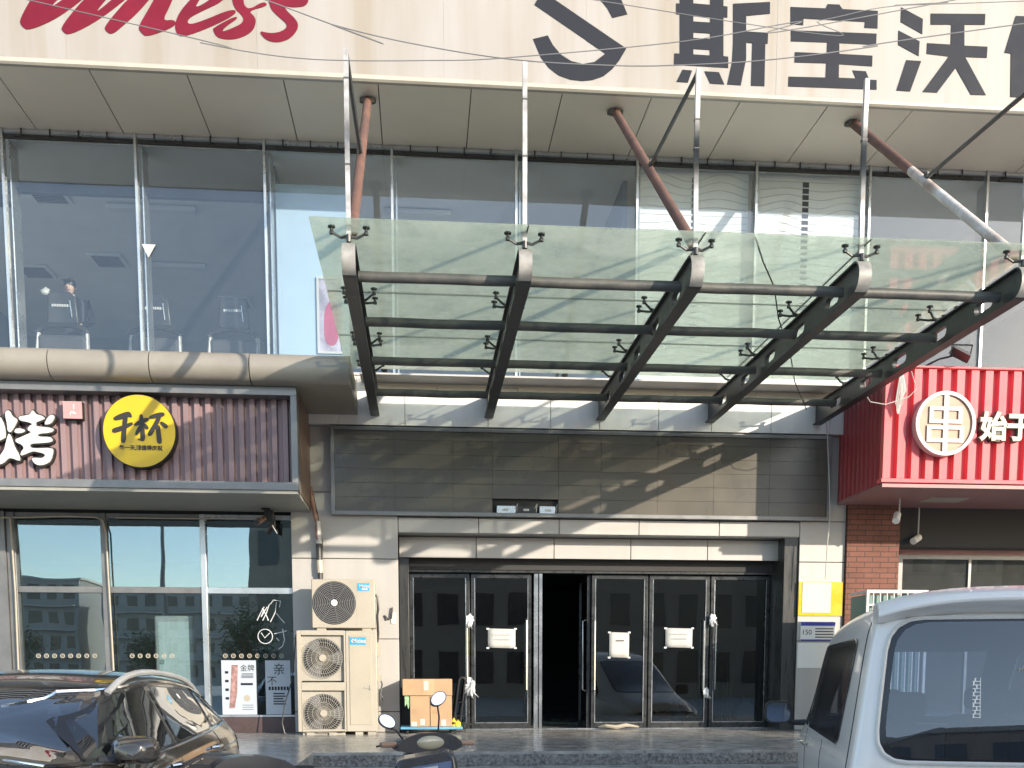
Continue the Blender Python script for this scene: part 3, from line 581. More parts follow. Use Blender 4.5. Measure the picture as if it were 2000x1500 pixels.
for (zz, hw, hh) in ((.105, .22, .105), (-.13, .245, .105)):
    m.box(X - hw, X - .033, y0, y1, Z + zz + hh - .05, Z + zz + hh); m.box(X + .033, X + hw, y0, y1, Z + zz + hh - .05, Z + zz + hh)
    m.box(X - hw, X - .033, y0, y1, Z + zz - hh, Z + zz - hh + .05); m.box(X + .033, X + hw, y0, y1, Z + zz - hh, Z + zz - hh + .05)
    m.box(X - hw, X - hw + .055, y0, y1, Z + zz - hh + .051, Z + zz + hh - .051); m.box(X + hw - .055, X + hw, y0, y1, Z + zz - hh + .051, Z + zz + hh - .051)
m.build('character', 'panel', RD)
CR = mat('cream_face', (.46, .43, .33), .5); M['char_side'] = mat('char_side', (.10, .09, .07), .6)
for ch, px, py, lab in (('始', 1941, 837, 'cream raised character just right of the round sign on the red signboard'), ('于', 1992, 838, 'cream raised character at the right edge, second after the round sign')):
    q = W(px, py, 12.99); T = thing('character_sign', (q.x, 13.05, q.z - .2), lab, 'sign letter')
    text(ch, .37, (q.x, 12.985, q.z), CR, T, 'letter_face', .012, .013); text(ch, .37, (q.x, 12.998, q.z), 'char_side', T, 'letter_casing', .05, .02)
# ================================================================== BLANK DARK BOARD OVER THE DOORS
DB = thing('blank_signboard', (2.25, 14.3, 3.69), 'large blank dark signboard in a steel frame above the entrance doors', 'signboard')
f = MB(); x0, x1, z0, z1 = -1.205, 5.785, 3.716, 4.89
f.box(x0, x1, 14.385, 14.497, z1 - .05, z1); f.box(x0, x1, 14.385, 14.497, z0, z0 + .05); f.box(x0, x0 + .05, 14.385, 14.497, z0 + .05, z1 - .05); f.box(x1 - .05, x1, 14.385, 14.497, z0 + .05, z1 - .05); f.build('frame', 'grey_frame', DB, bevel=.003)
p = MB(); rows = [3.767, 3.96, 4.15, 4.34, 4.53, 4.72, 4.839]; xx = [-1.154, -.35, .45, .99, 1.905, 2.5, 3.3, 4.1, 4.9, 5.734]
for j in range(len(rows) - 1):
    for i in range(len(xx) - 1):
        if j == 0 and i == 3: continue
        g = .0015; p.box(xx[i] + g, xx[i + 1] - g, 14.405 + random.uniform(0, .0015), 14.43, rows[j] + g, rows[j + 1] - g)
p.build('board_panel', 'dark_panel', DB); MB().box(-1.15, 5.73, 14.485, 14.496, 3.77, 4.838).build('backing', 'joint', DB)
for k, (x0, w, lab) in enumerate(((1.05, .26, 'grey power box in the hole of the dark signboard, the left one'), (1.34, .24, 'grey power box in the hole of the dark signboard, the middle one'), (1.645, .22, 'grey power box in the hole of the dark signboard, the right one'))):
    P_ = thing('power_supply', (x0 + w / 2, 14.45, 3.767), lab, 'power box', 'power boxes in the signboard hole')
    MB().box(x0, x0 + w, 14.425, 14.48, 3.768, 3.87).build('casing', 'steel' if k != 1 else 'black', P_, bevel=.004); MB().box(x0 + .08, x0 + .16, 14.419, 14.4245, 3.80, 3.83).build('power_label', 'paper', P_)
    m = MB(); m.tube([(x0 + w, 14.45, 3.83), (x0 + w + .03, 14.44, 3.90), (x0 + w + .02, 14.44, 3.78)], .008, 6); m.build('power_lead', 'cable_grey', P_)
# ================================================================== CABLES ACROSS THE FRONT
def cable(name, pts, r, m, label, n=10):
    out = []
    for i in range(len(pts) - 1):   # Catmull-Rom
        p0 = Vector(pts[max(i - 1, 0)]); p1 = Vector(pts[i]); p2 = Vector(pts[i + 1]); p3 = Vector(pts[min(i + 2, len(pts) - 1)])
        for k in range(n):
            t = k / n; out.append(.5 * ((2 * p1) + (p2 - p0) * t + (2 * p0 - 5 * p1 + 4 * p2 - p3) * t * t + (3 * p1 - p0 - 3 * p2 + p3) * t ** 3))
    out.append(Vector(pts[-1])); o = MB().tube(out, r, 6).build(name, m); return tag(o, label, 'cable')
YC = 7.0
def wires(l): return [W(x, y, YC) for x, y in l]
ends = lambda l, a, b: [Vector(a)] + wires(l) + [Vector(b)]
cable('overhead_cable', ends([(200, 33), (400, 85), (600, 115), (850, 118), (1000, 112), (1340, 80), (1560, 42), (1800, 12)], (-10, YC, 7.0), (14, YC, 8.4)), .003, 'cable_mid', 'thin grey cable sagging in front of the fascia, lowest left of the emblem')
cable('overhead_cable', ends([(560, 15), (650, 48), (800, 84), (1000, 116), (1200, 128), (1330, 127), (1500, 117), (1700, 92), (2000, 46)], (-8, YC, 7.9), (14, YC, 7.6)), .0034, 'cable_mid', 'grey cable sagging across the emblem and the grey characters')
cable('overhead_cable', ends([(1480, 50), (1600, 40), (1720, 15), (1850, 5), (2000, 2)], (-4, YC, 6.4), (14, YC, 6.9)), .0024, 'cable_mid', 'thin cable behind the upper part of the grey characters')
# ================================================================== AIR CONDITIONERS BY THE DOOR
A1 = thing('outdoor_unit', (-1.13, 14.15, TZ), 'tall cream air conditioner with two fans, standing on the terrace left of the doors', 'air conditioner')
x0, x1, yf, yb, z0, z1 = -1.657, -.60, 13.92, 14.32, TZ + .045, 2.13
xs_ = -1.015
b = MB(); b.box(x0, x0 + .055, yf, yb, z0, z1); b.box(xs_ - .022, xs_ - .002, yf, yb, z0, z1); b.box(x0 + .055, xs_ - .022, yf, yb, z1 - .06, z1); b.box(x0 + .055, xs_ - .022, yf, yb, z0, z0 + .03); b.box(x0 + .055, xs_ - .022, yf, yb, 1.335, 1.445); b.box(x0 + .055, xs_ - .022, yf + .12, yb, z0 + .03, z1 - .06)
b.build('casing', 'cream', A1, bevel=.005)
b = MB().box(xs_ + .002, x1, yf - .004, yb, z0, z1); b.build('side_casing', 'cream', A1, bevel=.008)
fp = MB().box(xs_ + .05, x1 - .07, yf - .012, yf - .0045, z0 + .09, z1 - .06).build('access_panel', 'cream_plain', A1, bevel=.004)
m = MB(); m.box(-.77, -.70, yf - .02, yf - .0125, 1.36, 1.385); m.box(-.70, -.685, yf - .025, yf - .0125, 1.345, 1.40); m.build('latch', 'mesh_grey', fp)
lb = MB().box(-.955, -.745, yf - .0155, yf - .0125, 1.945, 2.045).build('brand_label', 'blue_label', A1)
text('Midea', .075, (-.835, yf - .0185, 1.995), 'white', lb, bold=.0015)
m = MB(); n = 24; m.tube([(-.915 + .02 * math.cos(a), yf - .0175, 1.995 + .02 * math.sin(a)) for a in [R(60 + 300 * k / n) for k in range(n)]], .005, 6); m.build('brand_mark', 'white', lb)
def fan(cx, cz, y, r, par):
    bk = MB().box(cx - r - .012, cx + r + .012, y + .045, y + .052, cz - r - .03, cz + r + .03).build('fan_recess', 'mesh_grey', par)
    d = MB().cyl((cx, y + .030, cz), (cx, y + .044, cz), r * .965, 40).build('fan_opening', 'fan_dark', par)
    bl = MB()
    for k in range(3):
        a0 = k * 2.094 + .4; rows = []
        for j in range(6):
            a = a0 + j * .26; rows.append([(cx + rr * math.cos(a), y + .028 - .018 * j / 5, cz + rr * math.sin(a)) for rr in (r * .22, r * .55, r * .9)])
        bl.sheet(rows)
    bl.build('fan_blade', 'black', par)
    g = MB(); N = 46
    for k in range(N):
        a = 2 * math.pi * k / N; pts = []
        for rr in (.16, .45, .75, .99):
            aa = a + .35 * rr; pts.append((cx + rr * r * math.cos(aa), y + .004 - .004 * rr, cz + rr * r * math.sin(aa)))
        g.tube(pts, .0024, 4)
    for rr in (.33, .55, .77, .97): g.tube([(cx + rr * r * math.cos(R(a)), y, cz + rr * r * math.sin(R(a))) for a in range(0, 360, 10)], .0024, 4, closed=True)
    gr = g.build('fan_grille', 'mesh_grey', par); MB().cyl((cx, y - .012, cz), (cx, y + .01, cz), r * .17, 18).build('hub_cap', 'cream', gr, bevel=.003)
fan(-1.32, 1.768, yf + .005, .272, A1); fan(-1.32, 1.03, yf + .005, .272, A1)
ft = MB()
for xx in (-1.5, -1.2, -.85, -.68): ft.box(xx - .05, xx + .05, yf + .02, yb - .02, TZ, TZ + .044)
ft.build('mounting_foot', 'mesh_grey', A1)
m = MB(); m.box(x1, x1 + .03, yf + .15, yf + .27, 1.80, 1.98); m.box(x1, x1 + .05, yf + .14, yf + .26, 1.46, 1.54); m.build('valve_cover', 'cream_plain', A1)
MB().tube([(x1 + .03, yf + .2, 1.5), (x1 + .06, yf + .2, 1.42), (x1 + .03, yf + .2, 1.28), (x1 + .07, yf + .2, 1.22), (x1 + .04, yf + .2, 1.18), (x1 + .02, yf + .2, 1.26)], .012, 6).build('refrigerant_hose', 'black', A1)
A2 = thing('outdoor_unit', (-1.03, 14.15, 2.13), 'small cream air conditioner with one dark round grille, on top of the tall one', 'air conditioner')
x0, x1, z0, z1, yf2 = -1.452, -.615, 2.165, 2.81, 13.96
rc = 48; cx, cz, fr = -1.155, 2.498, .285
MB().box(x0, x1, yf2, 14.28, z0, z1).build('casing', 'cream', A2, bevel=.012)
MB().box(-.862, -.857, yf2 - .002, yf2 - .0003, z0 + .02, z1 - .02).build('panel_seam', 'mesh_grey', A2)
MB().cyl((cx, yf2 - .006, cz), (cx, yf2 - .0005, cz), fr, 48).build('fan_opening', 'black', A2)
g = MB()
for k in range(1, 13): g.tube([(cx + fr * k / 12.6 * math.cos(R(a)), yf2 - .014, cz + fr * k / 12.6 * math.sin(R(a))) for a in range(0, 360, 8)], .0055, 5, closed=True)
for k in range(8): a = R(45 * k + 10); g.tube([(cx + .05 * math.cos(a), yf2 - .012, cz + .05 * math.sin(a)), (cx + fr * math.cos(a), yf2 - .012, cz + fr * math.sin(a))], .004, 4)
g.build('fan_grille', 'fan_dark', A2); MB().cyl((cx, yf2 - .026, cz), (cx, yf2 - .008, cz), .042, 20).build('hub_cap', 'panel_white', A2, bevel=.004)
lb = MB().box(-.845, -.69, yf2 - .005, yf2 - .001, 2.66, 2.76).build('brand_label', 'blue_label', A2); text('Midea', .055, (-.755, yf2 - .008, 2.72), 'white', lb, bold=.0012); MB().box(-.79, -.71, yf2 - .0075, yf2 - .0055, 2.67, 2.69).build('label_line', 'white', lb)
m = MB()
for xx in (-1.33, -.73): m.box(xx - .06, xx + .06, yf2 + .02, 14.25, 2.132, 2.164)
m.build('mounting_foot', 'cream_plain', A2)
MB().tube([(x1, yf2 + .1, 2.62), (x1 + .03, yf2 + .1, 2.58), (x1 + .035, yf2 + .1, 2.42), (x1 + .02, yf2 + .12, 2.34), (x1 + .03, yf2 + .14, 2.1), (x1 + .01, yf2 + .16, 1.95)], .017, 7).build('refrigerant_hose', 'black', A2)
# wrapped pipe run coming down the wall
def pix(l, Y): return [W(x, y, Y) for x, y in l]
PR = thing('pipe_run', W(625, 1130, 14.42), 'taped pipe bundle running down the grey wall onto the small air conditioner', 'pipe')
pts = pix([(606, 950), (609, 975), (614, 1000), (619, 1022), (620, 1045), (622, 1060)], 14.42); MB().tube(pts, .028, 8).build('bare_pipe', mat('copper_lag', (.25, .13, .10), .7), PR)
MB().tube(pix([(620, 1018), (622, 1040), (623, 1062)], 14.43), .040, 10).build('tape_wrap', 'white', PR)
MB().tube(pix([(623, 1062), (624, 1094)], 14.43), .042, 10).build('foam_sleeve', 'black', PR)
MB().tube(pix([(624, 1094), (625.5, 1119)], 14.43), .046, 10).build('tape_wrap', 'cream', PR); MB().tube(pix([(625.5, 1119), (626, 1134)], 14.43), .036, 10).build('foam_sleeve', 'black', PR)
MB().tube(pix([(602, 940), (612, 965), (617, 990), (622, 1010), (624, 1030), (630, 1060), (630, 1130)], 14.46), .008, 6).build('power_lead', 'black', PR)
tag(MB().tube(pix([(578, 1240), (574, 1290), (570, 1330), (556, 1375), (551, 1412), (556, 1432), (568, 1440), (582, 1441)], 14.1), .009, 6).build('cable', 'black'), 'black cable looping down beside the left edge of the tall air conditioner', 'cable')
# conduit along the top of the left shop windows
tag(MB().tube(pix([(-60, 1012), (60, 1010), (130, 1008), (185, 1010), (200, 1016), (207, 1040), (210, 1100), (216, 1200), (222, 1310)], 14.5), .012, 8).build('conduit', 'cream_plain'), 'cream conduit along the top of the left shop windows that bends down the second post', 'conduit')
tag(MB().tube(pix([(225, 1011), (300, 1012), (380, 1013), (505, 1012)], 14.52), .010, 8).build('conduit', 'cream_plain'), 'short cream conduit over the two window bays beside the security camera', 'conduit')
tag(MB().tube(pix([(19, 1010), (24, 1070), (30, 1160), (36, 1310)], 14.49), .012, 8).build('conduit', 'cream_plain'), 'thin cream conduit running straight down the first window post at far left', 'conduit')
# security camera under the left signboard
q = W(520, 1008, 14.25)
SCm = thing('security_camera', (q.x, q.y, 3.757), 'copper-coloured camera in a black bracket under the grey soffit', 'camera')
m = MB(); m.box(q.x - .06, q.x + .06, q.y - .06, q.y + .06, 3.735, 3.757); m.box(q.x - .02, q.x + .10, q.y - .04, q.y + .04, 3.58, 3.735); m.box(q.x + .06, q.x + .12, q.y - .02, q.y + .02, 3.50, 3.66); m.build('bracket', 'black', SCm, bevel=.01)
MB().tube([(q.x - .01, q.y + .02, 3.64), (q.x - .10, q.y - .16, 3.56)], .042, 14).build('housing', mat('copper_housing', (.38, .24, .19), .3, metal=.5), SCm); MB().tube([(q.x - .095, q.y - .15, 3.5645), (q.x - .103, q.y - .166, 3.557)], .036, 14).build('lens', 'black', SCm)
MB().tube([(q.x + .06, q.y, 3.6), (q.x + .09, q.y - .02, 3.52), (q.x + .14, q.y - .02, 3.43)], .007, 6).build('camera_lead', 'white', SCm)
# broken tap fitting on the wall right of the units
q = W(762, 1205, 14.49); WF = thing('wall_bracket', q, 'bent rusty metal bracket on the grey wall right of the air conditioners', 'bracket')
MB().tube([(q.x - .08, 14.49, q.z + .02), (q.x - .03, 14.46, q.z - .03), (q.x + .02, 14.46, q.z - .02), (q.x + .03, 14.47, q.z + .13)], .012, 6).build('metal_strip', 'bar_rust', WF); MB().box(q.x + .015, q.x + .07, 14.485, 14.499, q.z - .09, q.z + .06).build('back_plate', 'panel_white', WF)
# ================================================================== BOXES ON A BLUE CART
CT = thing('platform_cart', (.12, 14.35, TZ), 'low blue platform cart under the cardboard boxes', 'cart')
MB().box(-.30, .55, 14.02, 14.62, .80, .835).build('deck', 'cart_blue', CT, bevel=.012)
for sx in (-.2, .45):
    for sy in (14.1, 14.54):
        wq = MB().cyl((sx - .015, sy, TZ + .03), (sx + .015, sy, TZ + .03), .03, 14).build('wheel', 'rubber', CT); MB().box(sx - .02, sx + .02, sy - .02, sy + .02, TZ + .061, .799).build('caster', 'steel', wq)
def carton(x0, x1, y0, y1, z0, z1, label, slit=False, labs=()):
    C_ = thing('cardboard_box', ((x0 + x1) / 2, (y0 + y1) / 2, z0), label, 'box', 'cardboard boxes on the cart')
    MB().box(x0, x1, y0, y1, z0 + .001, z1).build('carton', 'card', C_, bevel=.004)
    w = (x1 - x0)
    if slit: MB().box(x0 + w * .4, x0 + w * .64, y0 - .0025, y0 - .0005, z0 + .003, z1 - .002).build('tape_strip', mat('tape', (.50, .32, .19), .3), C_)
    for (u, v, uw, vh) in labs:
        l = MB().box(x0 + u * w, x0 + (u + uw) * w, y0 - .0045, y0 - .003, z0 + v * (z1 - z0), z0 + (v + vh) * (z1 - z0)).build('shipping_label', 'paper', C_); s = MB()
        for k in range(3): s.box(x0 + (u + .15 * uw) * w, x0 + (u + .8 * uw) * w, y0 - .0058, y0 - .0048, z0 + (v + vh * (.2 + .22 * k)) * (z1 - z0), z0 + (v + vh * (.27 + .22 * k)) * (z1 - z0))
        s.build('printed_line', 'mesh_grey', l)
    s = MB()
    for k in range(5): s.box(x0 + w * (.1 + .045 * k), x0 + w * (.13 + .045 * k), y0 - .0022, y0 - .0004, z0 + .42 * (z1 - z0), z0 + (.52 + .05 * (k % 2)) * (z1 - z0))
    s.build('print_mark', 'card_dark', C_)
carton(-.265, .41, 14.08, 14.5, 1.262, 1.487, 'wide flat cardboard box on top of the pile, with a white label in the middle', True, ((.43, .32, .09, .55),))
carton(-.165, .105, 14.10, 14.5, .836, 1.26, 'cardboard box at the lower left of the pile, torn at its top left corner', False, ((.05, .01, .28, .15), (.5, .05, .24, .2)))
carton(.11, .405, 14.09, 14.5, .836, 1.258, 'cardboard box at the lower right of the pile, behind the scooter mirror', False, ((.5, .03, .22, .2),))
tag(MB().prism([(-.24, 1.258), (-.166, 1.258), (-.166, 1.13), (-.19, 1.08), (-.21, 1.15), (-.235, 1.11)], 'y', 14.12, 14.13).build('torn_flap', mat('green_print', (.25, .40, .22), .7, var=.4, scale=14)), 'torn green and white printed flap beside the lower left cardboard box', 'cardboard flap')
for (px, w_, h_, lab) in ((886, .032, .105, 'yellow bottle with a dark label, beside the cardboard boxes'), (893.5, .045, .075, 'squat plain yellow tub, rightmost on the blue cart')):
    q = W(px, 1410, 14.2); bt = thing('bottle', (q.x, 14.2, .836), lab, 'bottle'); hw = w_
    MB().tube([(q.x, 14.2, .836), (q.x, 14.2, .836 + h_ * .72), (q.x, 14.2, .836 + h_ * .85), (q.x, 14.2, .836 + h_)], [hw, hw, hw * .6, hw * .5], 12).build('body', 'ylw_plastic', bt); MB().cyl((q.x, 14.2, .837 + h_), (q.x, 14.2, .857 + h_), hw * .55, 10).build('cap', 'ink', bt)
    if w_ < .04: MB().cyl((q.x, 14.2, .86), (q.x, 14.2, .895), hw + .001, 12).build('label_band', 'ink', bt)
TR = thing('hand_trolley', (.62, 14.75, TZ), 'black hand trolley leaning on the door behind the boxes', 'trolley')
m = MB(); pa, pb = W(893, 1415, 14.7), W(904, 1330, 15.0)
for dx in (-.06, .03): m.tube([(.50 + dx, 14.6, TZ + .06), (.58 + dx, 14.9, 1.36), (.60 + dx, 14.96, 1.47)], .014, 7)
m.tube([(.54, 14.96, 1.47), (.57, 14.96, 1.50), (.60, 14.96, 1.50), (.63, 14.96, 1.47)], .018, 7)
for zz in (.95, 1.15): m.tube([(.455 + zz * .06, 14.64 + (zz - .8) * .42, zz), (.545 + zz * .06, 14.64 + (zz - .8) * .42, zz)], .010, 6)
m.build('frame', 'black', TR); MB().box(.40, .60, 14.42, 14.60, TZ + .02, TZ + .035).build('toe_plate', 'bar_rust', TR)
for sx in (.40, .60): MB().cyl((sx - .015, 14.66, TZ + .06), (sx + .015, 14.66, TZ + .06), .058, 16).build('wheel', 'rubber', TR)
# ================================================================== PAPERS AND CLOTHS ON THE DOORS
for (x0, x1, z0, z1, lab, kind) in ((.965, 1.37, 1.937, 2.215, 'white notice sheet taped to the door left of the dark opening', 0), (2.763, 3.06, 1.80, 2.168, 'upright white notice with one black dash, right of the dark opening', 1), (3.607, 4.014, 1.948, 2.232, 'wide white notice sheet on the door second from the right', 0)):
    N_ = thing('notice_sheet', ((x0 + x1) / 2, 15.09, z0), lab, 'notice')
    rows = [[(x0 + (x1 - x0) * u / 4, 15.088 - .004 * math.sin(u * 1.3 + v), z0 + (z1 - z0) * v / 4 - .01 * u / 4) for u in range(5)] for v in range(5)]
    sh = MB().sheet(rows).build('sheet', 'paper', N_); so_ = sh.modifiers.new('thickness', 'SOLIDIFY'); so_.thickness = .002
    s = MB()
    if kind: s.box(x0 + .10, x0 + .22, 15.078, 15.0805, z0 + .235, z0 + .248)
    else:
        for k in range(7): s.box(x0 + .07 + .04 * k, x0 + .092 + .04 * k, 15.079, 15.0805, z1 - .10, z1 - .085); s.box(x0 + .09 + .035 * k, x0 + .11 + .035 * k, 15.079, 15.0805, z1 - .17, z1 - .152)
        for k in range(4): s.box(x0 + .09 + .05 * k, x0 + .10 + .05 * k, 15.079, 15.0805, z1 - .225, z1 - .215)
    s.build('faint_writing', 'letter_grey' if kind else mat('faint_ink', (.36, .36, .36), .8), N_)
    for (a, b_) in ((x0, z0), (x1, z0), (x0, z1), (x1, z1)): MB().box(a - .02, a + .02, 15.077, 15.0795, b_ - .018, b_ + .006).build('adhesive_tape', 'plastic_bag', N_)
def rag(px, py, Y, s, lab, seed, m='plastic_bag'):
    rnd = random.Random(seed); q = W(px, py, Y); nu, nv = 15, 12; vs = []; fs = []
    b_ = MB()
    for i in range(nv + 1):
        for j in range(nu):
            a = 2 * math.pi * j / nu; t_ = math.pi * i / nv; rr = s * (.55 + .45 * rnd.random()) * (1 + .35 * math.sin(3 * a + seed))
            vs.append((q.x + rr * math.sin(t_) * math.cos(a) * .8, q.y + rr * .45 * math.sin(t_) * math.sin(a), q.z + rr * 1.15 * math.cos(t_)))
    for i in range(nv):
        for j in range(nu): k = (j + 1) % nu; fs.append((i * nu + j, (i + 1) * nu + j, (i + 1) * nu + k, i * nu + k))
    b_.add(vs, fs)
    for k in range(4):
        a = rnd.uniform(-2.6, -.5); b_.tube([(q.x, q.y - .02, q.z), (q.x + s * .8 * math.cos(a), q.y - .03, q.z + s * .9 * math.sin(a)), (q.x + s * 1.5 * math.cos(a + .3), q.y - .02, q.z + s * 1.6 * math.sin(a))], [s * .3, s * .22, s * .05], 6, flat=.4)
    return tag(b_.build('knotted_bag', m), lab, 'plastic bag')
rag(917, 1212, 15.03, .075, 'white plastic bag knotted at the top of the left door handles', 3); rag(920, 1342, 15.03, .105, 'larger white bag tied at the bottom of the left door handles', 5)
rag(1391, 1210, 15.03, .07, 'white bag knotted round the top of the right pair of handles', 8); rag(1380, 1353, 15.03, .06, 'small dark and white rag at the bottom of the right pair of handles', 11)
tag(MB().tube([(2.6, 15.0, TZ + .03), (2.7, 14.95, TZ + .05), (2.85, 14.93, TZ + .03), (3.0, 14.95, TZ + .06), (3.2, 15.0, TZ + .03)], [.02, .05, .06, .055, .02], 8, flat=.6).build('floor_rag', 'cream_plain'), 'rolled pale rag lying on the floor against the door under the upright notice', 'rag')
# things seen through the doors
RK = thing('bamboo_rack', (4.65, 15.75, TZ), 'yellowish bamboo slat screen standing behind the rightmost door', 'rack'); m = MB()
for k in range(11): m.tube([(4.40 + .045 * k, 15.75, TZ), (4.40 + .045 * k, 15.78, 1.70 + .04 * math.sin(k))], .018, 7)
m.build('slats', 'wood', RK); m = MB()
for zz in (1.0, 1.5): m.box(4.37, 4.88, 15.69, 15.725, zz, zz + .04)
m.build('cross_rail', 'wood', RK)
BG = MB().tube([(5.0, 15.5, TZ), (5.0, 15.5, TZ + .12), (5.0, 15.5, TZ + .3), (4.99, 15.5, TZ + .38), (5.0, 15.5, TZ + .45)], [.13, .16, .13, .05, .07], 14).build('plastic_bag', 'plastic_bag'); tag(BG, 'full pale plastic bag on the floor behind the rightmost door', 'plastic bag')
PP = thing('potted_plant', (3.95, 15.6, TZ), 'leafy plant in a white pot behind the door second from the right', 'plant')
MB().tube([(3.95, 15.6, TZ), (3.95, 15.6, TZ + .3)], [.10, .13], 16).build('pot', 'white', PP); m = MB(); rnd = random.Random(4)
for k in range(60):
    a = rnd.uniform(0, 6.28); h = rnd.uniform(.3, .62); r_ = rnd.uniform(.04, .2); c = Vector((3.95 + r_ * math.cos(a), 15.6 + r_ * math.sin(a), TZ + h)); d = Vector((math.cos(a) * .07, math.sin(a) * .07, rnd.uniform(-.02, .06))); e = Vector((-math.sin(a) * .02, math.cos(a) * .02, 0))
    m.add([c - d, c + e, c + d, c - e], [(0, 1, 2, 3)])
m.build('leaves', 'leaf', PP)
# ================================================================== NOTICES ON THE RIGHT PANEL
NB = thing('notice_board', (5.72, 14.48, 2.385), 'yellow board with a white sheet on the grey panel right of the doors', 'notice')
MB().box(5.40, 6.055, 14.484, 14.497, 2.387, 2.87).build('backing', 'yellow', NB); MB().box(5.452, 5.875, 14.478, 14.4835, 2.43, 2.862).build('sheet', 'paper', NB)
NB = thing('notice_board', (5.72, 14.48, 2.03), 'blue and white notice plate under the yellow board', 'notice')
MB().box(5.445, 5.96, 14.484, 14.497, 2.03, 2.30).build('plate', 'panel_white', NB); m = MB(); m.box(5.447, 5.958, 14.481, 14.4835, 2.245, 2.298); m.box(5.447, 5.958, 14.481, 14.4835, 2.032, 2.05); m.build('blue_band', mat('royal_blue', (.03, .05, .30), .4), NB)
m = MB()
for k in range(4): m.box(5.66, 5.93, 14.4815, 14.4835, 2.075 + .04 * k, 2.09 + .04 * k)
m.build('printed_line', 'letter_grey', NB); text('150', .10, (5.535, 14.482, 2.15), 'letter_grey', NB, depth=.002)
NB = thing('notice_board', (5.66, 14.48, 1.64), 'pale blank plate, lowest on the panel beside the van', 'notice')
MB().box(5.41, 5.93, 14.488, 14.497, 1.64, 2.0).build('plate', 'panel_white', NB)
# caged unit before the brick pillar
CG = thing('caged_unit', (6.3, 13.5, TZ), 'white barred cage around a unit with a green side, before the brick pillar', 'air conditioner')
MB().box(5.86, 6.62, 13.26, 13.75, TZ + .02, 2.60).build('casing', 'green_box', CG, bevel=.01)
m = MB(); X0, X1, y = 5.845, 6.69, 13.2
m.box(X0, X1, y, y + .03, 2.62, 2.66); m.box(X0, X0 + .035, y, y + .03, TZ, 2.62); m.box(X1 - .035, X1, y, y + .03, TZ, 2.62); m.box(X0 + .035, X1 - .035, y, y + .03, 2.45, 2.475)
for k in range(1, 9): xx = X0 + (X1 - X0) * k / 9; m.box(xx - .008, xx + .008, y + .005, y + .025, TZ + .05, 2.45); m.box(xx - .006, xx + .006, y + .005, y + .025, 2.475, 2.62)
m.box(X0, X0 + .03, y + .03, 13.75, 2.62, 2.655); m.build('guard_bars', 'white', CG)
# small lights under the red soffit
for (px, py, Y, tilt, lab) in ((1752, 1012, 13.9, .3, 'small pale spotlight hanging on a stem under the red soffit, before the brick pillar'), (1789, 1054, 14.6, .9, 'pale spotlight pointing sideways above the dark shop window at right')):
    q = W(px, py, Y); Lp = thing('spotlight', (q.x, Y, 3.955), lab, 'spotlight')
    MB().tube([(q.x + .03, Y, 3.955), (q.x + .03, Y, q.z + .04)], .01, 7).build('stem', 'white', Lp)
    MB().tube([(q.x - .06 * math.sin(tilt) - .02, Y - .05, q.z - .05 * math.cos(tilt)), (q.x + .08 * math.sin(tilt), Y + .04, q.z + .06 * math.cos(tilt))], .05, 14).build('lamp_head', 'panel_white', Lp)
q = W(1862, 690, 12.9); FL = thing('floodlight', (q.x, 13.2, 5.47), 'black square floodlight on a bent bracket atop the red signboard', 'floodlight')
m = MB(); m.tube([(q.x - .28, 13.1, 5.475), (q.x - .16, 12.95, 5.53), (q.x, 12.9, 5.56)], .012, 6); m.tube([(q.x - .02, 12.9, 5.56), (q.x - .05, 12.85, 5.68), (q.x + .22, 12.85, 5.68), (q.x + .22, 12.9, 5.56)], .012, 6); m.build('bracket', 'black', FL)
MB().add([(q.x - .04, 12.80, 5.63), (q.x + .18, 12.80, 5.53), (q.x + .24, 13.0, 5.50), (q.x + .0, 13.0, 5.60), (q.x - .04, 12.81, 5.67), (q.x + .18, 12.81, 5.57), (q.x + .24, 13.01, 5.54), (q.x, 13.01, 5.64)], [(0, 1, 2, 3), (4, 7, 6, 5), (0, 4, 5, 1), (1, 5, 6, 2), (2, 6, 7, 3), (3, 7, 4, 0)]).build('lamp_body', 'black', FL)
rnd = random.Random(9); m = MB(); q0 = W(1763, 715, 12.98)
for k in range(9):
    dx = rnd.uniform(-.05, .05); m.tube([(q0.x + rnd.uniform(-.03, .03), 13.0, q0.z + .02), (q0.x + dx, 12.97, q0.z - .2), (q0.x + dx * 1.4 - .02, 12.96, q0.z - .4 - rnd.uniform(0, .08)), (q0.x + dx * .5 - .03, 12.98, q0.z - .5 - rnd.uniform(0, .1)), (q0.x - dx, 12.96, q0.z - .3), (q0.x, 13.0, q0.z)], .006, 5)
tag(m.build('wire_bundle', 'cable_grey'), 'tangled bundle of pale wires hanging at the left of the red signboard', 'wires')
tag(MB().tube(pix([(1688, 720), (1690, 770), (1700, 785), (1730, 790), (1775, 775), (1790, 760), (1780, 725)], 12.95), .006, 5).build('loose_wire', 'cable_grey'), 'thin pale wire looping from the red signboard to the canopy beam', 'wire')
tag(MB().tube(pix([(1612, 800), (1616, 850), (1620, 950), (1621, 1010), (1616, 1060), (1612, 1130)], 14.15), .008, 5).build('loose_wire', 'cable_grey'), 'long pale wire hanging beside the red signboard down to the yellow board', 'wire')
tag(MB().tube([G(1475, 462, 5.47), G(1490, 510, 5.44), G(1512, 560, 5.3), G(1520, 620, 5.3), G(1545, 700, 5.3), G(1552, 745, 5.35), G(1575, 800, 4.9)], .007, 5).build('loose_wire', 'cable'), 'dark wire trailing down over the canopy glass between the two right beams', 'wire')
tag(MB().box(6.95, 7.5, 13.75, 14.1, 3.945, 3.956).build('soffit_vent', 'mesh_grey'), 'flat pale vent plate in the red soffit', 'vent')
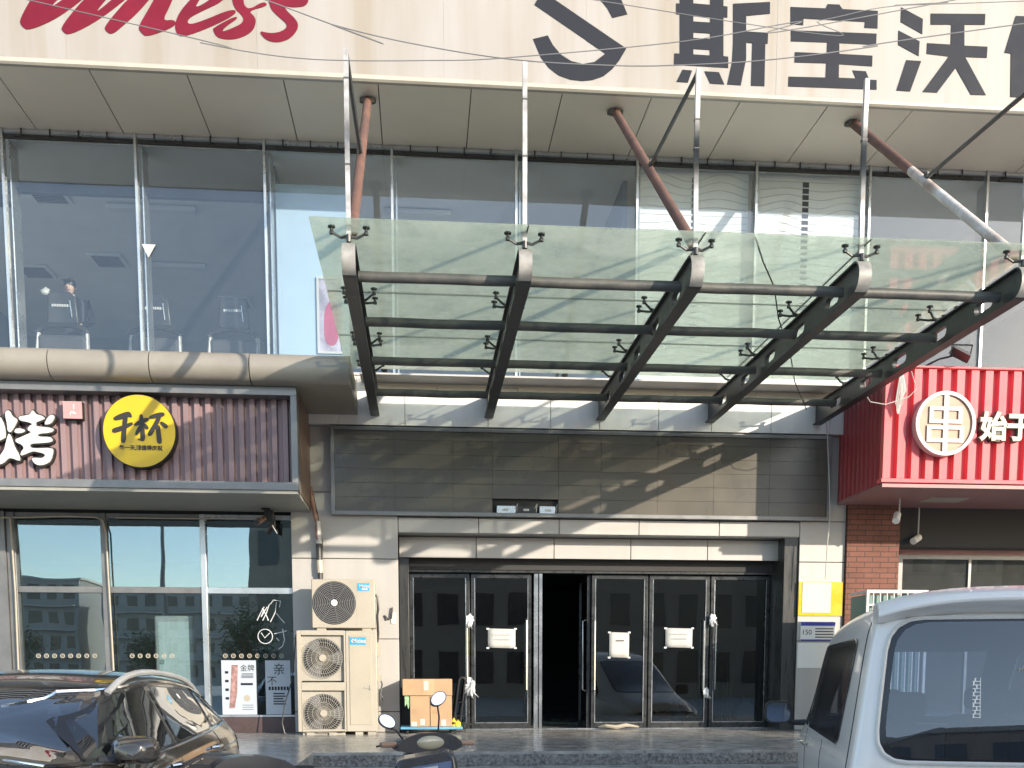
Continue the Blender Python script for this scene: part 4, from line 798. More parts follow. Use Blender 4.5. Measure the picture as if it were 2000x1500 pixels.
# ================================================================== BEHIND THE LEFT SHOP GLASS
for (x0, x1, lab, kind) in ((-2.772, -2.30, 'menu poster with a brown picture strip on the right pane of the left shop front', 0), (-2.174, -1.83, 'menu poster with large dark characters, right beside the tall air conditioner', 1)):
    P_ = thing('menu_poster', ((x0 + x1) / 2, 14.66, .99), lab, 'poster'); MB().box(x0, x1, 14.585, 14.595, .99, 1.743).build('sheet', mat('poster_sheet', (.42, .47, .53), .5, var=.04), P_); m = MB(); w = x1 - x0; rnd = random.Random(kind)
    if kind == 0:
        MB().prism([(x0 + .30 * w, 1.68), (x0 + .48 * w, 1.68), (x0 + .46 * w, 1.5), (x0 + .44 * w, 1.3), (x0 + .36 * w, 1.08), (x0 + .20 * w, 1.08), (x0 + .26 * w, 1.4)], 'y', 14.582, 14.5845).build('picture_strip', mat('food_print', (.30, .17, .16), .5, var=.5, scale=14), P_)
        text('金牌', .10, (x0 + .75 * w, 14.582, 1.63), 'ink', P_, depth=.002); m.box(x0 + .55 * w, x0 + .9 * w, 14.582, 14.584, 1.40, 1.43)
        MB().cyl((x0 + .72 * w, 14.5818, 1.22), (x0 + .72 * w, 14.584, 1.22), .045, 18).build('picture_spot', 'cream', P_)
        for k in range(4): m.box(x0 + (.56 + .01 * k) * w, x0 + .92 * w, 14.582, 14.584, 1.50 + .018 * k, 1.508 + .018 * k); m.box(x0 + .1 * w, x0 + .2 * w, 14.582, 14.584, 1.2 + .12 * k, 1.235 + .12 * k)
        for k in range(3): m.box(x0 + .58 * w, x0 + .9 * w, 14.582, 14.584, 1.06 + .03 * k, 1.066 + .03 * k)
    else:
        text('亲', .17, (x0 + .55 * w, 14.582, 1.61), 'ink', P_, depth=.002); text('不', .14, (x0 + .26 * w, 14.582, 1.45), 'ink', P_, depth=.002)
        for k in range(7): m.box(x0 + (.12 + .12 * k) * w, x0 + (.2 + .12 * k) * w, 14.582, 14.584, 1.33, 1.38)
        for k in range(5): m.box(x0 + .3 * w, x0 + (.8 - .05 * (k % 3)) * w, 14.582, 14.584, 1.13 + .036 * k, 1.147 + .036 * k)
    m.build('print_lines', 'letter_grey', P_)
LBX = thing('light_box', (-3.45, 15.0, TZ), 'white-framed pale green display stand behind the middle shop window', 'display stand')
MB().box(-3.72, -3.19, 14.82, 14.94, TZ + .002, 2.365).build('frame', 'white', LBX, bevel=.03); MB().box(-3.665, -3.245, 14.812, 14.819, 1.2, 2.28).build('panel', mat('pale_green_face', (.66, .74, .72), .4, var=.06), LBX)
k_ = 0
for (px0, px1, n_) in ((75, 185, 8), (258, 336, 6), (440, 550, 8)):
    for k in range(n_):
        q = W(px0 + (px1 - px0) * k / (n_ - 1), 1281, 14.597); c = Vector((q.x, 14.5975, q.z))
        pane = ('left', 'middle', 'right')[(75, 258, 440).index(px0)]
        o = MB().tube([(c.x + .026 * math.cos(R(a)), c.y, c.z + .026 * math.sin(R(a))) for a in range(0, 360, 30)], .007, 5, closed=True).ball(c, (.009, .004, .009), 6, 4).build('glass_sticker', 'cream'); tag(o, 'small cream ring sticker in the row across the %s shop window' % pane, 'sticker', 'ring stickers across the %s shop window' % pane)
NT = thing('window_lettering', (-2.06, 14.6, 1.9), 'white outline characters drawn on the right shop window over the posters', 'lettering')
def zq(l): return [W(x, y, 14.594) for x, y in l]
s = MB()
for l in ([(502, 1212), (510, 1195), (516, 1185)], [(516, 1190), (510, 1205), (522, 1185)], [(513, 1212), (520, 1198), (526, 1180)], [(528, 1180), (534, 1172), (548, 1174), (546, 1186)], [(540, 1176), (538, 1195), (528, 1215)], [(540, 1198), (548, 1208), (556, 1217)], [(512, 1188), (520, 1202), (524, 1212)]): s.tube(zq(l), .0065, 5)
s.build('upper_character', 'plastic_bag', NT); s = MB(); c = W(518, 1243, 14.594); s.tube([(c.x + .10 * math.cos(R(a)), c.y, c.z + .10 * math.sin(R(a))) for a in range(0, 360, 20)], .0065, 5, closed=True)
for l in ([(510, 1236), (517, 1246), (527, 1236)], [(536, 1238), (560, 1232)], [(552, 1228), (556, 1250), (552, 1262), (544, 1268)], [(540, 1246), (545, 1252)]): s.tube(zq(l), .0065, 5)
s.build('lower_character', 'plastic_bag', NT)
# white triangle marker on an upper window
q = [W(x, y, 14.58) for x, y in ((277, 477), (304, 478), (290, 503))]
tag(MB().prism([(p_.x, p_.z) for p_ in q], 'y', 14.575, 14.581).build('triangle_marker', 'white'), 'white downward triangle stuck on an upper window at left', 'sticker')
# ================================================================== UPSTAIRS
def treadmill(cx, y, label, zc):
    T = thing('treadmill', (cx, y, 5.6), label, 'treadmill', None)
    MB().box(cx - .36, cx + .36, y, y + 1.7, 5.6, 5.76).build('deck', 'black', T, bevel=.02)
    for s_ in (-1, 1): MB().tube([(cx + s_ * .36, y - .02, 5.64), (cx + s_ * .325, y + .10, 6.27)], .045, 10, flat=.6).build('upright', 'galv', T)
    MB().tube([(cx + .34 * math.cos(R(a)), y + .08, 6.27 + .11 * math.sin(R(a))) for a in range(0, 181, 15)], .035, 8).build('arch_bar', 'black', T)
    MB().box(cx - .33, cx + .33, y + .02, y + .2, 5.75, 6.24).build('motor_hood', 'int_dark', T, bevel=.05)
    hw = .2; co = MB().prism([(cx - hw, 6.40), (cx + hw + .02, 6.40), (cx + hw - .01, 6.76), (cx + .1, 6.83), (cx - hw + .02, 6.80)], 'y', y + .08, y + .16).build('console', 'black', T, bevel=.015)
    s = MB()
    for k in range(8): s.box(cx - .13 + .033 * k, cx - .105 + .033 * k, y + .074, y + .079, zc + .003 * (k % 2), zc + .035)
    s.build('console_lettering', 'white', co); MB().tube([(cx + .14, y + .06, 6.48), (cx + .12, y + .06, 6.70)], .008, 5).build('console_trim', 'alu', co)
for (px, lab) in ((122, 'treadmill upstairs with the person behind it, leftmost of three'), (303, 'treadmill upstairs seen behind the window mullion, middle of three'), (456, 'treadmill upstairs nearest the pale blue board, rightmost of three')):
    treadmill(W(px, 640, 15.3).x, 15.22, lab, 6.62)
# person standing behind the first treadmill
def skin_body(name, verts, edges, radii, m, parent, root=0, subs=2):
    me = bpy.data.meshes.new(name); me.from_pydata(verts, edges, []); o = bpy.data.objects.new(name, me); COL.objects.link(o)
    o.modifiers.new('skin', 'SKIN').use_smooth_shade = True
    for i, r in enumerate(radii): me.skin_vertices[0].data[i].radius = (r, r) if not isinstance(r, tuple) else r
    me.skin_vertices[0].data[root].use_root = True
    b = o.modifiers.new('subd', 'SUBSURF'); b.levels = subs; b.render_levels = subs; me.materials.append(M[m]); attach(o, parent); return o
hx, hy, hz = W(143, 560, 16.1).x, 16.1, W(143, 566, 16.1).z
PS = thing('person', (hx, hy, 5.6), 'person in dark clothes and cap upstairs, looking down behind the leftmost treadmill', 'person')
fl = 5.765; H = hz + .12 - fl; sh = fl + H * .81; hp = fl + H * .50
V = [(hx, hy, hp), (hx, hy, hp + .22), (hx + .01, hy - .02, sh - .10), (hx + .01, hy - .03, sh + .01), (hx - .005, hy - .06, sh + .08),
     (hx - .17, hy - .02, sh - .04), (hx - .24, hy + .0, sh - .30), (hx - .2, hy - .24, sh - .42), (hx + .19, hy - .02, sh - .04), (hx + .25, hy + .02, sh - .30), (hx + .14, hy - .22, sh - .40),
     (hx - .10, hy, hp - .06), (hx - .11, hy - .03, hp - .45), (hx - .11, hy + .03, fl + .09), (hx + .10, hy, hp - .06), (hx + .11, hy + .05, hp - .45), (hx + .11, hy + .14, fl + .09)]
E_ = [(0, 1), (1, 2), (2, 3), (3, 4), (2, 5), (5, 6), (6, 7), (2, 8), (8, 9), (9, 10), (0, 11), (11, 12), (12, 13), (0, 14), (14, 15), (15, 16)]
Rd = [(.15, .11), (.14, .10), (.16, .11), .065, .055, .065, .05, .038, .065, .05, .038, .085, .065, .045, .085, .065, .045]
skin_body('body', V, E_, Rd, 'cloth_dark', PS)
hd = Vector((hx - .02, hy - .08, hz)); m = MB().ball(hd, (.075, .095, .115), 18, 12); m.tube([hd + Vector((-.01, -.085, .01)), hd + Vector((-.012, -.115, -.02)), hd + Vector((-.01, -.09, -.03))], [.008, .016, .01], 6)
for s_ in (-1, 1): m.ball(hd + Vector((s_ * .076, .01, -.01)), (.012, .022, .032), 8, 6)
face = m.build('head', 'skin', PS); m = MB()
for s_ in (-1, 1): m.ball(hd + Vector((s_ * .03 - .008, -.086, .012)), (.013, .008, .007), 8, 6)
m.build('eye', 'ink', face); MB().tube([hd + Vector((-.035, -.085, -.055)), hd + Vector((-.01, -.093, -.052)), hd + Vector((.018, -.085, -.055))], .007, 5).build('mouth', mat('lip', (.35, .17, .15), .5), face)
m = MB().ball(hd + Vector((0, .005, .035)), (.085, .10, .098), 18, 12); m.box(hd.x - .06, hd.x + .05, hd.y - .17, hd.y - .08, hd.z + .055, hd.z + .068); m.build('cap', 'hair', PS)
m = MB().tube([hd + Vector((-.06, .0, -.12)), hd + Vector((.0, -.09, -.15)), hd + Vector((.07, -.02, -.12))], .022, 7); m.build('collar', 'white', PS)
def hand(p, d, nm):
    m = MB(); p = Vector(p); d = Vector(d).normalized(); sd = d.cross(Vector((0, 0, 1))).normalized(); up = sd.cross(d)
    m.ball(p + d * .04, (.04, .045, .022), 10, 7)
    for k, ln in enumerate((.07, .08, .075, .06)):
        b0 = p + d * .075 + sd * (-.03 + .02 * k); m.tube([b0, b0 + d * ln * .5 - up * .01, b0 + d * ln * .8 - up * .04], [.0095, .009, .007], 6)
    b0 = p + d * .03 - sd * .035; m.tube([b0, b0 - sd * .025 + d * .03, b0 - sd * .03 + d * .055 - up * .015], [.011, .01, .008], 6)
    m.build(nm, 'skin', PS)
hand(V[7], (.1, -1, -.15), 'hand'); hand(V[10], (-.2, -1, -.15), 'hand')
# white object on the treadmill rail beside the person and the wall poster
q = W(88, 571, 15.9); o = MB().ball((q.x, 15.9, q.z), (.06, .05, .045), 12, 8).tube([(q.x - .05, 15.9, q.z + .01), (q.x + .02, 15.88, q.z + .05), (q.x + .06, 15.9, q.z + .02)], .02, 6).build('cup_holder', 'white'); tag(o, 'small white object left of the person upstairs', 'cup')
PU = thing('wall_poster', (-1.23, 14.93, 6.0), 'white-framed poster with a red-shirted figure on the pale blue board upstairs', 'poster')
m = MB(); X0, X1, Z0, Z1 = -1.40, -1.04, 5.98, 7.0; m.box(X0, X0 + .03, 14.92, 14.945, Z0, Z1); m.box(X1 - .03, X1, 14.92, 14.945, Z0, Z1); m.box(X0 + .03, X1 - .03, 14.92, 14.945, Z1 - .03, Z1); m.box(X0 + .03, X1 - .03, 14.92, 14.945, Z0, Z0 + .03); m.build('frame', 'white', PU)
MB().box(X0 + .03, X1 - .03, 14.935, 14.944, Z0 + .03, Z1 - .03).build('print', mat('mauve_print', (.38, .34, .42), .5, var=.4, scale=5), PU)
MB().prism(smooth_poly([(-1.30, 6.10), (-1.13, 6.08), (-1.09, 6.40), (-1.12, 6.66), (-1.20, 6.70), (-1.29, 6.6), (-1.31, 6.4)]), 'y', 14.932, 14.9345).build('red_figure', mat('red_print', (.45, .06, .12), .5, var=.2), PU); MB().prism(smooth_poly([(-1.24, 6.70), (-1.14, 6.70), (-1.13, 6.83), (-1.23, 6.84)]), 'y', 14.930, 14.9315).build('figure_head', 'skin', PU)
# ================================================================== VEHICLES
class Car:
    """car shell lofted from stations (y, half-profile), smoothed; windows, lamps and seams are laid on its surface"""
    def __init__(s, stations, place, ncap=8, lean=None):
        s.T = place; mb = MB(); n = len(stations[0][1]); rows = []
        for (y, pr) in stations:
            full = [(-x, z) for x, z in pr[::-1]][:-1] if pr[0][0] == 0 else [(-x, z) for x, z in pr[::-1]]
            full = [(-x, z) for x, z in pr[::-1]] + [(x, z) for x, z in pr[1:]]      # top(-0) .. bottom(0) .. top
            rows.append([(x, y + (lean(z, y) if lean else 0), z) for x, z in full])
        mb.v = []; N = len(rows[0])
        ring = N - 1                                                                  # first and last point are both the roof centre
        for r in rows: mb.v += r[:ring]
        for i in range(len(rows) - 1):
            for j in range(ring): k = (j + 1) % ring; mb.f.append((i * ring + j, i * ring + k, (i + 1) * ring + k, (i + 1) * ring + j))
        for r in (rows[0], rows[-1]):                                                 # end caps woven left to right
            m = len(stations[0][1]); cap = []
            for i in range(m):
                L_ = Vector(r[m - 1 - i]); R_ = Vector(r[m - 1 + i]); cap.append([tuple(L_.lerp(R_, k / ncap)) for k in range(ncap + 1)])
            mb.sheet(cap)
        me = bpy.data.meshes.new('shell'); me.from_pydata(mb.v, [], mb.f); bm = bmesh.new(); bm.from_mesh(me)
        bmesh.ops.remove_doubles(bm, verts=bm.verts, dist=1e-4); bmesh.ops.dissolve_degenerate(bm, dist=1e-4, edges=bm.edges); bmesh.ops.recalc_face_normals(bm, faces=bm.faces); bm.to_mesh(me); bm.free()
        o = bpy.data.objects.new('tmp', me); COL.objects.link(o); q = o.modifiers.new('s', 'SUBSURF'); q.levels = 2; q.render_levels = 2
        dg = bpy.context.evaluated_depsgraph_get(); s.me = bpy.data.meshes.new_from_object(o.evaluated_get(dg)); bpy.data.objects.remove(o)
        s.bm = bmesh.new(); s.bm.from_mesh(s.me); s.bvh = BVHTree.FromBMesh(s.bm)
    def hit(s, axis, u, v, off=0.004, sign=1):
        """axis 'x': (u,v)=(y,z) seen from +-x;  'y': (u,v)=(x,z) seen from +-y"""
        o = Vector((sign * 5, u, v)) if axis == 'x' else Vector((u, sign * 12 + 2, v)); d = Vector((-sign, 0, 0)) if axis == 'x' else Vector((0, -sign, 0))
        p, n, _, _ = s.bvh.ray_cast(o, d)
        if p is None: p, n, _, _ = s.bvh.find_nearest(Vector((sign * .9, u, v)) if axis == 'x' else Vector((u, 0 if sign < 0 else 5, v)))
        if n.dot(d) > 0: n = -n
        return p + n * off
    def W(s, p): return s.T @ Vector(p)
    def add(s, mb, name, m, parent, **k): mb.v = [tuple(s.T @ Vector(p)) for p in mb.v]; return mb.build(name, m, parent, **k)
    def cut(s, axis, poly, sign, f=.95):
        c = Vector((sum(p[0] for p in poly) / len(poly), sum(p[1] for p in poly) / len(poly))); P = [c + (Vector(p) - c) * f for p in poly]; d = Vector((sign, 0, 0)) if axis == 'x' else Vector((0, sign, 0))
        vec = (lambda q: Vector((0, q[0], q[1]))) if axis == 'x' else (lambda q: Vector((q[0], 0, q[1])))
        us = [p[0] for p in P]; vs = [p[1] for p in P]
        def near(fc):
            if fc.normal.dot(d) < .12: return False
            m = fc.calc_center_median(); u, v = (m.y, m.z) if axis == 'x' else (m.x, m.z); return min(us) - .15 < u < max(us) + .15 and min(vs) - .15 < v < max(vs) + .15
        for i in range(len(P)):
            a, b = vec(P[i]), vec(P[(i + 1) % len(P)]); nn = (b - a).cross(d)
            fs = [fc for fc in s.bm.faces if near(fc)]; g = list({v for fc in fs for v in fc.verts}) + list({e for fc in fs for e in fc.edges}) + fs
            if fs: bmesh.ops.bisect_plane(s.bm, geom=g, plane_co=a, plane_no=nn)
        def inside(u, v):
            r = None
            for i in range(len(P)):
                a, b = P[i], P[(i + 1) % len(P)]; cr = (b.x - a.x) * (v - a.y) - (b.y - a.y) * (u - a.x)
                if r is None: r = cr > 0
                elif (cr > 0) != r: return False
            return True
        dl = []
        for fc in s.bm.faces:
            if fc.normal.dot(d) < .12: continue
            m = fc.calc_center_median()
            if inside(*((m.y, m.z) if axis == 'x' else (m.x, m.z))): dl.append(fc)
        bmesh.ops.delete(s.bm, geom=dl, context='FACES')
    def window(s, axis, poly, sign, parent, gm, name='window', frit=.90, rnd=2, hole=True, dn=5, sub=True):
        q = []
        for i in range(len(poly)):      # corners rounded, edges sampled
            a, b = Vector(poly[i]), Vector(poly[(i + 1) % len(poly)]); q += [tuple(a.lerp(b, k / dn)) for k in range(dn)]
        q = smooth_poly(q, rnd) if rnd else q
        c = Vector((sum(p[0] for p in poly) / len(poly), sum(p[1] for p in poly) / len(poly)))
        def loop(f): return [s.hit(axis, *(c + (Vector(p) - c) * f), .006, sign) for p in q]
        fs = [1.0, .97, frit]; L_ = [loop(f) for f in fs]; m = MB(); n = len(q)
        for l in L_: m.v += [tuple(p) for p in l]
        for i in range(len(L_) - 1): m.f += [(i * n + j, i * n + (j + 1) % n, (i + 1) * n + (j + 1) % n, (i + 1) * n + j) for j in range(n)]
        fr = s.add(m, name, 'frit', parent); m = MB(); L_ = [L_[-1]] + [loop(f) for f in (.65, .35, .08)]
        for l in L_: m.v += [tuple(p) for p in l]
        for i in range(len(L_) - 1): m.f += [(i * n + j, i * n + (j + 1) % n, (i + 1) * n + (j + 1) % n, (i + 1) * n + j) for j in range(n)]
        m.f.append(tuple(3 * n + j for j in range(n))); s.add(m, 'window_pane', gm, fr, ang=60)
        if hole: s.cut(axis, poly, sign, .94)
        return fr, [s.hit(axis, *p, .008, sign) for p in q]
    def seam(s, axis, pts, sign, parent, name='panel_gap', r=.004, m='rubber', off=.0, closed=False, n=8):
        out = []
        for i in range(len(pts) - 1):
            a, b = Vector(pts[i]), Vector(pts[i + 1]); out += [s.hit(axis, *a.lerp(b, k / n), off, sign) for k in range(n)]
        out.append(s.hit(axis, *pts[-1], off, sign)); return s.add(MB().tube(out, r, 5, closed=closed), name, m, parent)
    def body(s, m, parent, inner='int_dark'):
        me = bpy.data.meshes.new('body'); s.bm.to_mesh(me); v = [tuple(x.co) for x in me.vertices]; f = [tuple(p.vertices) for p in me.polygons]
        mb = MB(); mb.v = v; mb.f = f; o = s.add(mb, 'body', m, parent, ang=50); o.data.materials.append(M[inner])
        k = o.modifiers.new('skin_thickness', 'SOLIDIFY'); k.thickness = .02; k.offset = -1; k.material_offset = 1; return o
    def wheel(s, x, y, r, parent, sgn):
        w = s.add(MB().tube([(x - sgn * .10, y, r), (x - sgn * .09, y, r), (x + sgn * .09, y, r), (x + sgn * .10, y, r)], [r * .9, r, r, r * .9], 28), 'wheel', 'rubber', parent); m = MB().cyl((x + sgn * .098, y, r), (x + sgn * .104, y, r), r * .66, 24)
        for k in range(5): a = 1.2566 * k; m.tube([(x + sgn * .105, y, r), (x + sgn * .112, y + r * .6 * math.cos(a), r + r * .6 * math.sin(a))], .03, 6)
        s.add(m, 'rim', 'alu', w)
    def seat(s, x, y, z, parent, w=.5, fwd=1):
        m = MB().box(x - w / 2, x + w / 2, y - .02, y + .12, z, z + .62); m.box(x - w / 2, x + w / 2, y + fwd * .02, y + .5, z - .05, z + .1); o = s.add(m, 'seat', 'seat', parent, bevel=.05)
        m = MB().box(x - w * .26, x + w * .26, y + .0, y + .10, z + .66, z + .84); s.add(m, 'headrest', 'seat', o, bevel=.04)
# ---------------------------------------------------------------- the silver van
PHI = R(17); corner = Vector((2.40, 5.6, 0)); ctr = corner + Vector((.93 * math.cos(PHI), -.93 * math.sin(PHI), 0))
VT = Matrix.Translation(ctr) @ Matrix.Rotation(-PHI, 4, 'Z')
VN = thing('parked_van', ctr + Vector((math.sin(PHI) * 2.5, math.cos(PHI) * 2.5, 0)), 'silver van at lower right seen from behind, with a big tinted rear window', 'van')
def vs(y, w, zb, zt, xr, bot=.28):
    return (y, [(0, bot), (w * .8, bot), (w * .97, bot + .1), (w, .75), (w * .995, zb - .05), (w * .975, zb + .02), (xr + .035, zt - .16), (xr, zt - .06), (xr - .07, zt + .01), (xr - .2, zt + .045), (0, zt + .08)])
VS = [vs(0, .90, 1.06, 1.93, .755), vs(.05, .925, 1.06, 1.955, .775), vs(.25, .94, 1.06, 1.97, .785), vs(.8, .945, 1.06, 1.985, .79), vs(1.8, .945, 1.05, 1.985, .79), vs(2.8, .945, 1.05, 1.95, .785), vs(3.2, .945, 1.05, 1.88, .77),
      vs(3.6, .945, 1.05, 1.66, .77), vs(4.05, .94, 1.05, 1.34, .78), vs(4.4, .93, 1.0, 1.14, .76), vs(4.9, .88, .85, .98, .70), vs(5.1, .80, .78, .88, .62)]
V_ = Car(VS, VT, lean=lambda z, y: (.16 * max(0, z - 1.0) ** 1.3 if y < .4 else 0))
# windows: rear (x,z) from -y; sides (y,z)
def rounded(poly, rad, n=4):
    out = []
    for i in range(len(poly)):
        p, a, b = Vector(poly[i]), Vector(poly[i - 1]), Vector(poly[(i + 1) % len(poly)]); u = (a - p).normalized() * rad; w = (b - p).normalized() * rad
        out += [tuple(p + u * (1 - t) ** 2 + w * t ** 2) for t in [k / n for k in range(n + 1)]]
    return out
fr, lp = V_.window('y', rounded([(-.79, 1.085), (.79, 1.085), (.715, 1.895), (-.715, 1.895)], .19), -1, VN, 'glass_van', 'rear_window', frit=.94, rnd=1, dn=2)
V_.add(MB().tube(lp, .013, 6, closed=True), 'window_seal', 'white', fr)
V_.add(MB().tube([Vector(p) + Vector((0, -.004, 0)) for p in V_.window.__self__ and lp], .004, 4, closed=True), 'rubber_seal', 'rubber', fr)
for sg in (-1, 1):
    V_.window('x', [(.72, 1.13), (3.20, 1.12), (3.02, 1.80), (.60, 1.80)], sg, VN, 'glass_side', 'side_window', frit=.97, rnd=1)
    V_.window('x', [(3.27, 1.12), (3.98, 1.13), (3.62, 1.50), (3.30, 1.74), (3.10, 1.78)], sg, VN, 'glass_side', 'side_window', frit=.95, rnd=1)
    V_.seam('x', [(.17, .5), (.17, 1.0), (.24, 1.5), (.31, 1.88)], sg, VN, 'tailgate_gap', .005)
    V_.seam('x', [(.62, 1.05), (1.6, 1.05), (3.3, 1.04), (4.3, .99)], sg, VN, 'body_crease', .006, 'van_paint')
    V_.seam('x', [(1.75, .4), (1.75, 1.1)], sg, VN); V_.seam('x', [(3.25, .4), (3.24, 1.1)], sg, VN)
    for yy in (.95, 4.15): V_.wheel(sg * .86, yy, .33, VN, sg)
    for yy in (3.05, 3.45):
        p = V_.hit('x', yy, .98, .0, sg); h = MB().tube([p + Vector((0, -.09, 0)), p + Vector((sg * .035, -.06, 0)), p + Vector((sg * .035, .06, 0)), p + Vector((0, .09, 0))], .013, 7); V_.add(h, 'door_handle', 'chrome', VN)
    b = V_.hit('x', 3.88, 1.12, 0, sg); m = MB(); m.tube([b, b + Vector((sg * .10, 0, .0)), b + Vector((sg * .20, -.01, .03))], [.03, .025, .02], 8); arm = V_.add(m, 'mirror_arm', 'black', VN)
    c_ = b + Vector((sg * .25, 0, .095)); pts = [(c_.x + .125 * math.copysign(abs(math.cos(R(a))) ** .55, math.cos(R(a))), c_.z + .105 * math.copysign(abs(math.sin(R(a))) ** .55, math.sin(R(a)))) for a in range(0, 360, 12)]
    sh = V_.add(MB().prism(pts, 'y', c_.y - .03, c_.y + .07), 'mirror_housing', 'black', arm, bevel=.02)
    g = [(c_.x + (q_[0] - c_.x) * .86, c_.z + (q_[1] - c_.z) * .86) for q_ in pts]; tilt = MB().prism(g, 'y', c_.y - .036, c_.y - .031); V_.add(tilt, 'mirror_glass', 'mirror_dark', arm)
wf, _ = V_.window('y', [(-.70, 1.16), (.70, 1.16), (.60, 1.80), (-.60, 1.80)], 1, VN, 'glass_van', 'windscreen', frit=.95)
# rear spoiler, tail lamps, bumper, plate, wiper
m = MB(); rows = []
for k in range(13):
    x = -.78 + 1.56 * k / 12; e = abs(x) / .78; rows.append([(x, .36 - .02 * e, 2.06 - .075 * e ** 3), (x, .16, 2.07 - .085 * e ** 3), (x, .03 + .05 * e ** 3, 2.03 - .09 * e ** 3), (x, .02 + .05 * e ** 3, 1.99 - .09 * e ** 3), (x, .10 + .04 * e, 1.925 - .06 * e ** 3), (x, .28, 1.925 - .06 * e ** 3)])
m.sheet(rows); m.f += [(0, 1, 2, 3, 4, 5), tuple(12 * 6 + k for k in range(6))]; V_.add(m, 'rear_spoiler', 'van_paint', VN, bevel=.01, ang=50)
m = MB()
for x in (-.55, -.35, .35, .55): m.tube([(x, .5, 2.015), (x, .7, 2.03), (x, 2.6, 2.02), (x, 2.8, 1.99)], [.012, .02, .02, .012], 6) if abs(x) > .5 else None
V_.add(m, 'roof_rib', 'van_paint', VN)
for sg in (-1, 1):
    m = MB(); m.prism([(sg * .80, .55), (sg * .90, .58), (sg * .90, .98), (sg * .78, 1.0)], 'y', -.02, .03); V_.add(m, 'tail_lamp', mat('red_lamp', (.35, .02, .02), .15), VN, bevel=.01)
m = MB().box(-.88, .88, -.08, .08, .32, .52); V_.add(m, 'bumper', 'van_paint', VN, bevel=.03)
m = MB().box(-.24, .24, -.025, -.0, .70, .84); V_.add(m, 'number_plate', 'blue_label', VN, bevel=.004)
for x in (-.45, .45): V_.seat(x, 1.1, .62, VN); V_.seat(x, 2.1, .62, VN); V_.seat(x, 3.05, .62, VN)
m = MB().box(-.75, .75, 3.75, 4.1, .95, 1.12); V_.add(m, 'dashboard', 'black', VN, bevel=.04)
m = MB().box(-.9, .9, .1, 4.3, .45, .5); V_.add(m, 'cabin_floor', 'int_dark', VN)
# stickers inside the rear glass
def vtext(t_, sz, u, v, mm, nm, rz=0, mirror=False):
    p = V_.hit('y', u, v, .010, -1); me = text_mesh(t_, sz, .001); Tm = V_.T @ Matrix.Translation(p) @ Matrix.Rotation(R(-8), 4, 'X') @ Matrix.Rotation(rz, 4, 'Y'); return from_mesh(me, nm, mm, VN, (0, 0, 0), Tm)
m = MB(); rnd = random.Random(5)
for k in range(9):
    p = V_.hit('y', -.03 + .014 * k, 1.60, .009, -1); h = rnd.uniform(.008, .014)
    m.box(p.x - .0045, p.x - .002, p.y - .001, p.y + .001, p.z - h, p.z + h); m.box(p.x - .0018, p.x + .004, p.y - .001, p.y + .001, p.z + h * rnd.uniform(-.8, .6), p.z + h)
V_.add(m, 'window_sticker', 'cream', VN)
m = MB()
for k in range(11):
    p = V_.hit('y', -.25, 1.34 + .02 * k, .009, -1); m.box(p.x - .022, p.x + .022, p.y - .001, p.y + .001, p.z - .002, p.z + .002)
    m.box(p.x - .02 + .008 * (k % 3), p.x - .012 + .008 * (k % 3), p.y - .001, p.y + .001, p.z + .002, p.z + .018); m.box(p.x + .016, p.x + .02, p.y - .001, p.y + .001, p.z + .002, p.z + .018)
V_.add(m, 'window_sticker', 'panel_white', VN)
vb = V_.body('van_paint', VN)
# ---------------------------------------------------------------- the black car
CT_ = Vector((-2.455, 9.2, 0)); ST = Matrix.Translation(CT_) @ Matrix.Rotation(R(180), 4, 'Z')
SU = thing('parked_car', CT_ + Vector((0, -2.3, 0)), 'black car with silver roof rails at lower left, its nose towards the street', 'car')
def ss(y, w, zb, zt, xr, bot=.26):
    return (y, [(0, bot), (w * .8, bot), (w * .96, bot + .08), (w, .68), (w * .995, zb - .14), (w * .96, zb), (xr + .035, zt - .14), (xr, zt - .075), (xr - .07, zt - .02), (xr - .2, zt), (0, zt + .035)])
SS = [ss(0, .78, .95, 1.06, .60), ss(.07, .86, 1.04, 1.13, .63), ss(.32, .91, 1.13, 1.36, .63), ss(.62, .925, 1.14, 1.50, .645), ss(1.1, .93, 1.14, 1.555, .655), ss(1.9, .93, 1.12, 1.60, .665), ss(2.6, .93, 1.10, 1.58, .665), ss(3.05, .93, 1.09, 1.50, .65),
      ss(3.40, .93, 1.08, 1.27, .68), ss(3.68, .93, 1.05, 1.10, .74), ss(4.3, .90, .95, 1.04, .66), ss(4.62, .84, .80, .90, .55), ss(4.75, .76, .70, .78, .48)]
S_ = Car(SS, ST)
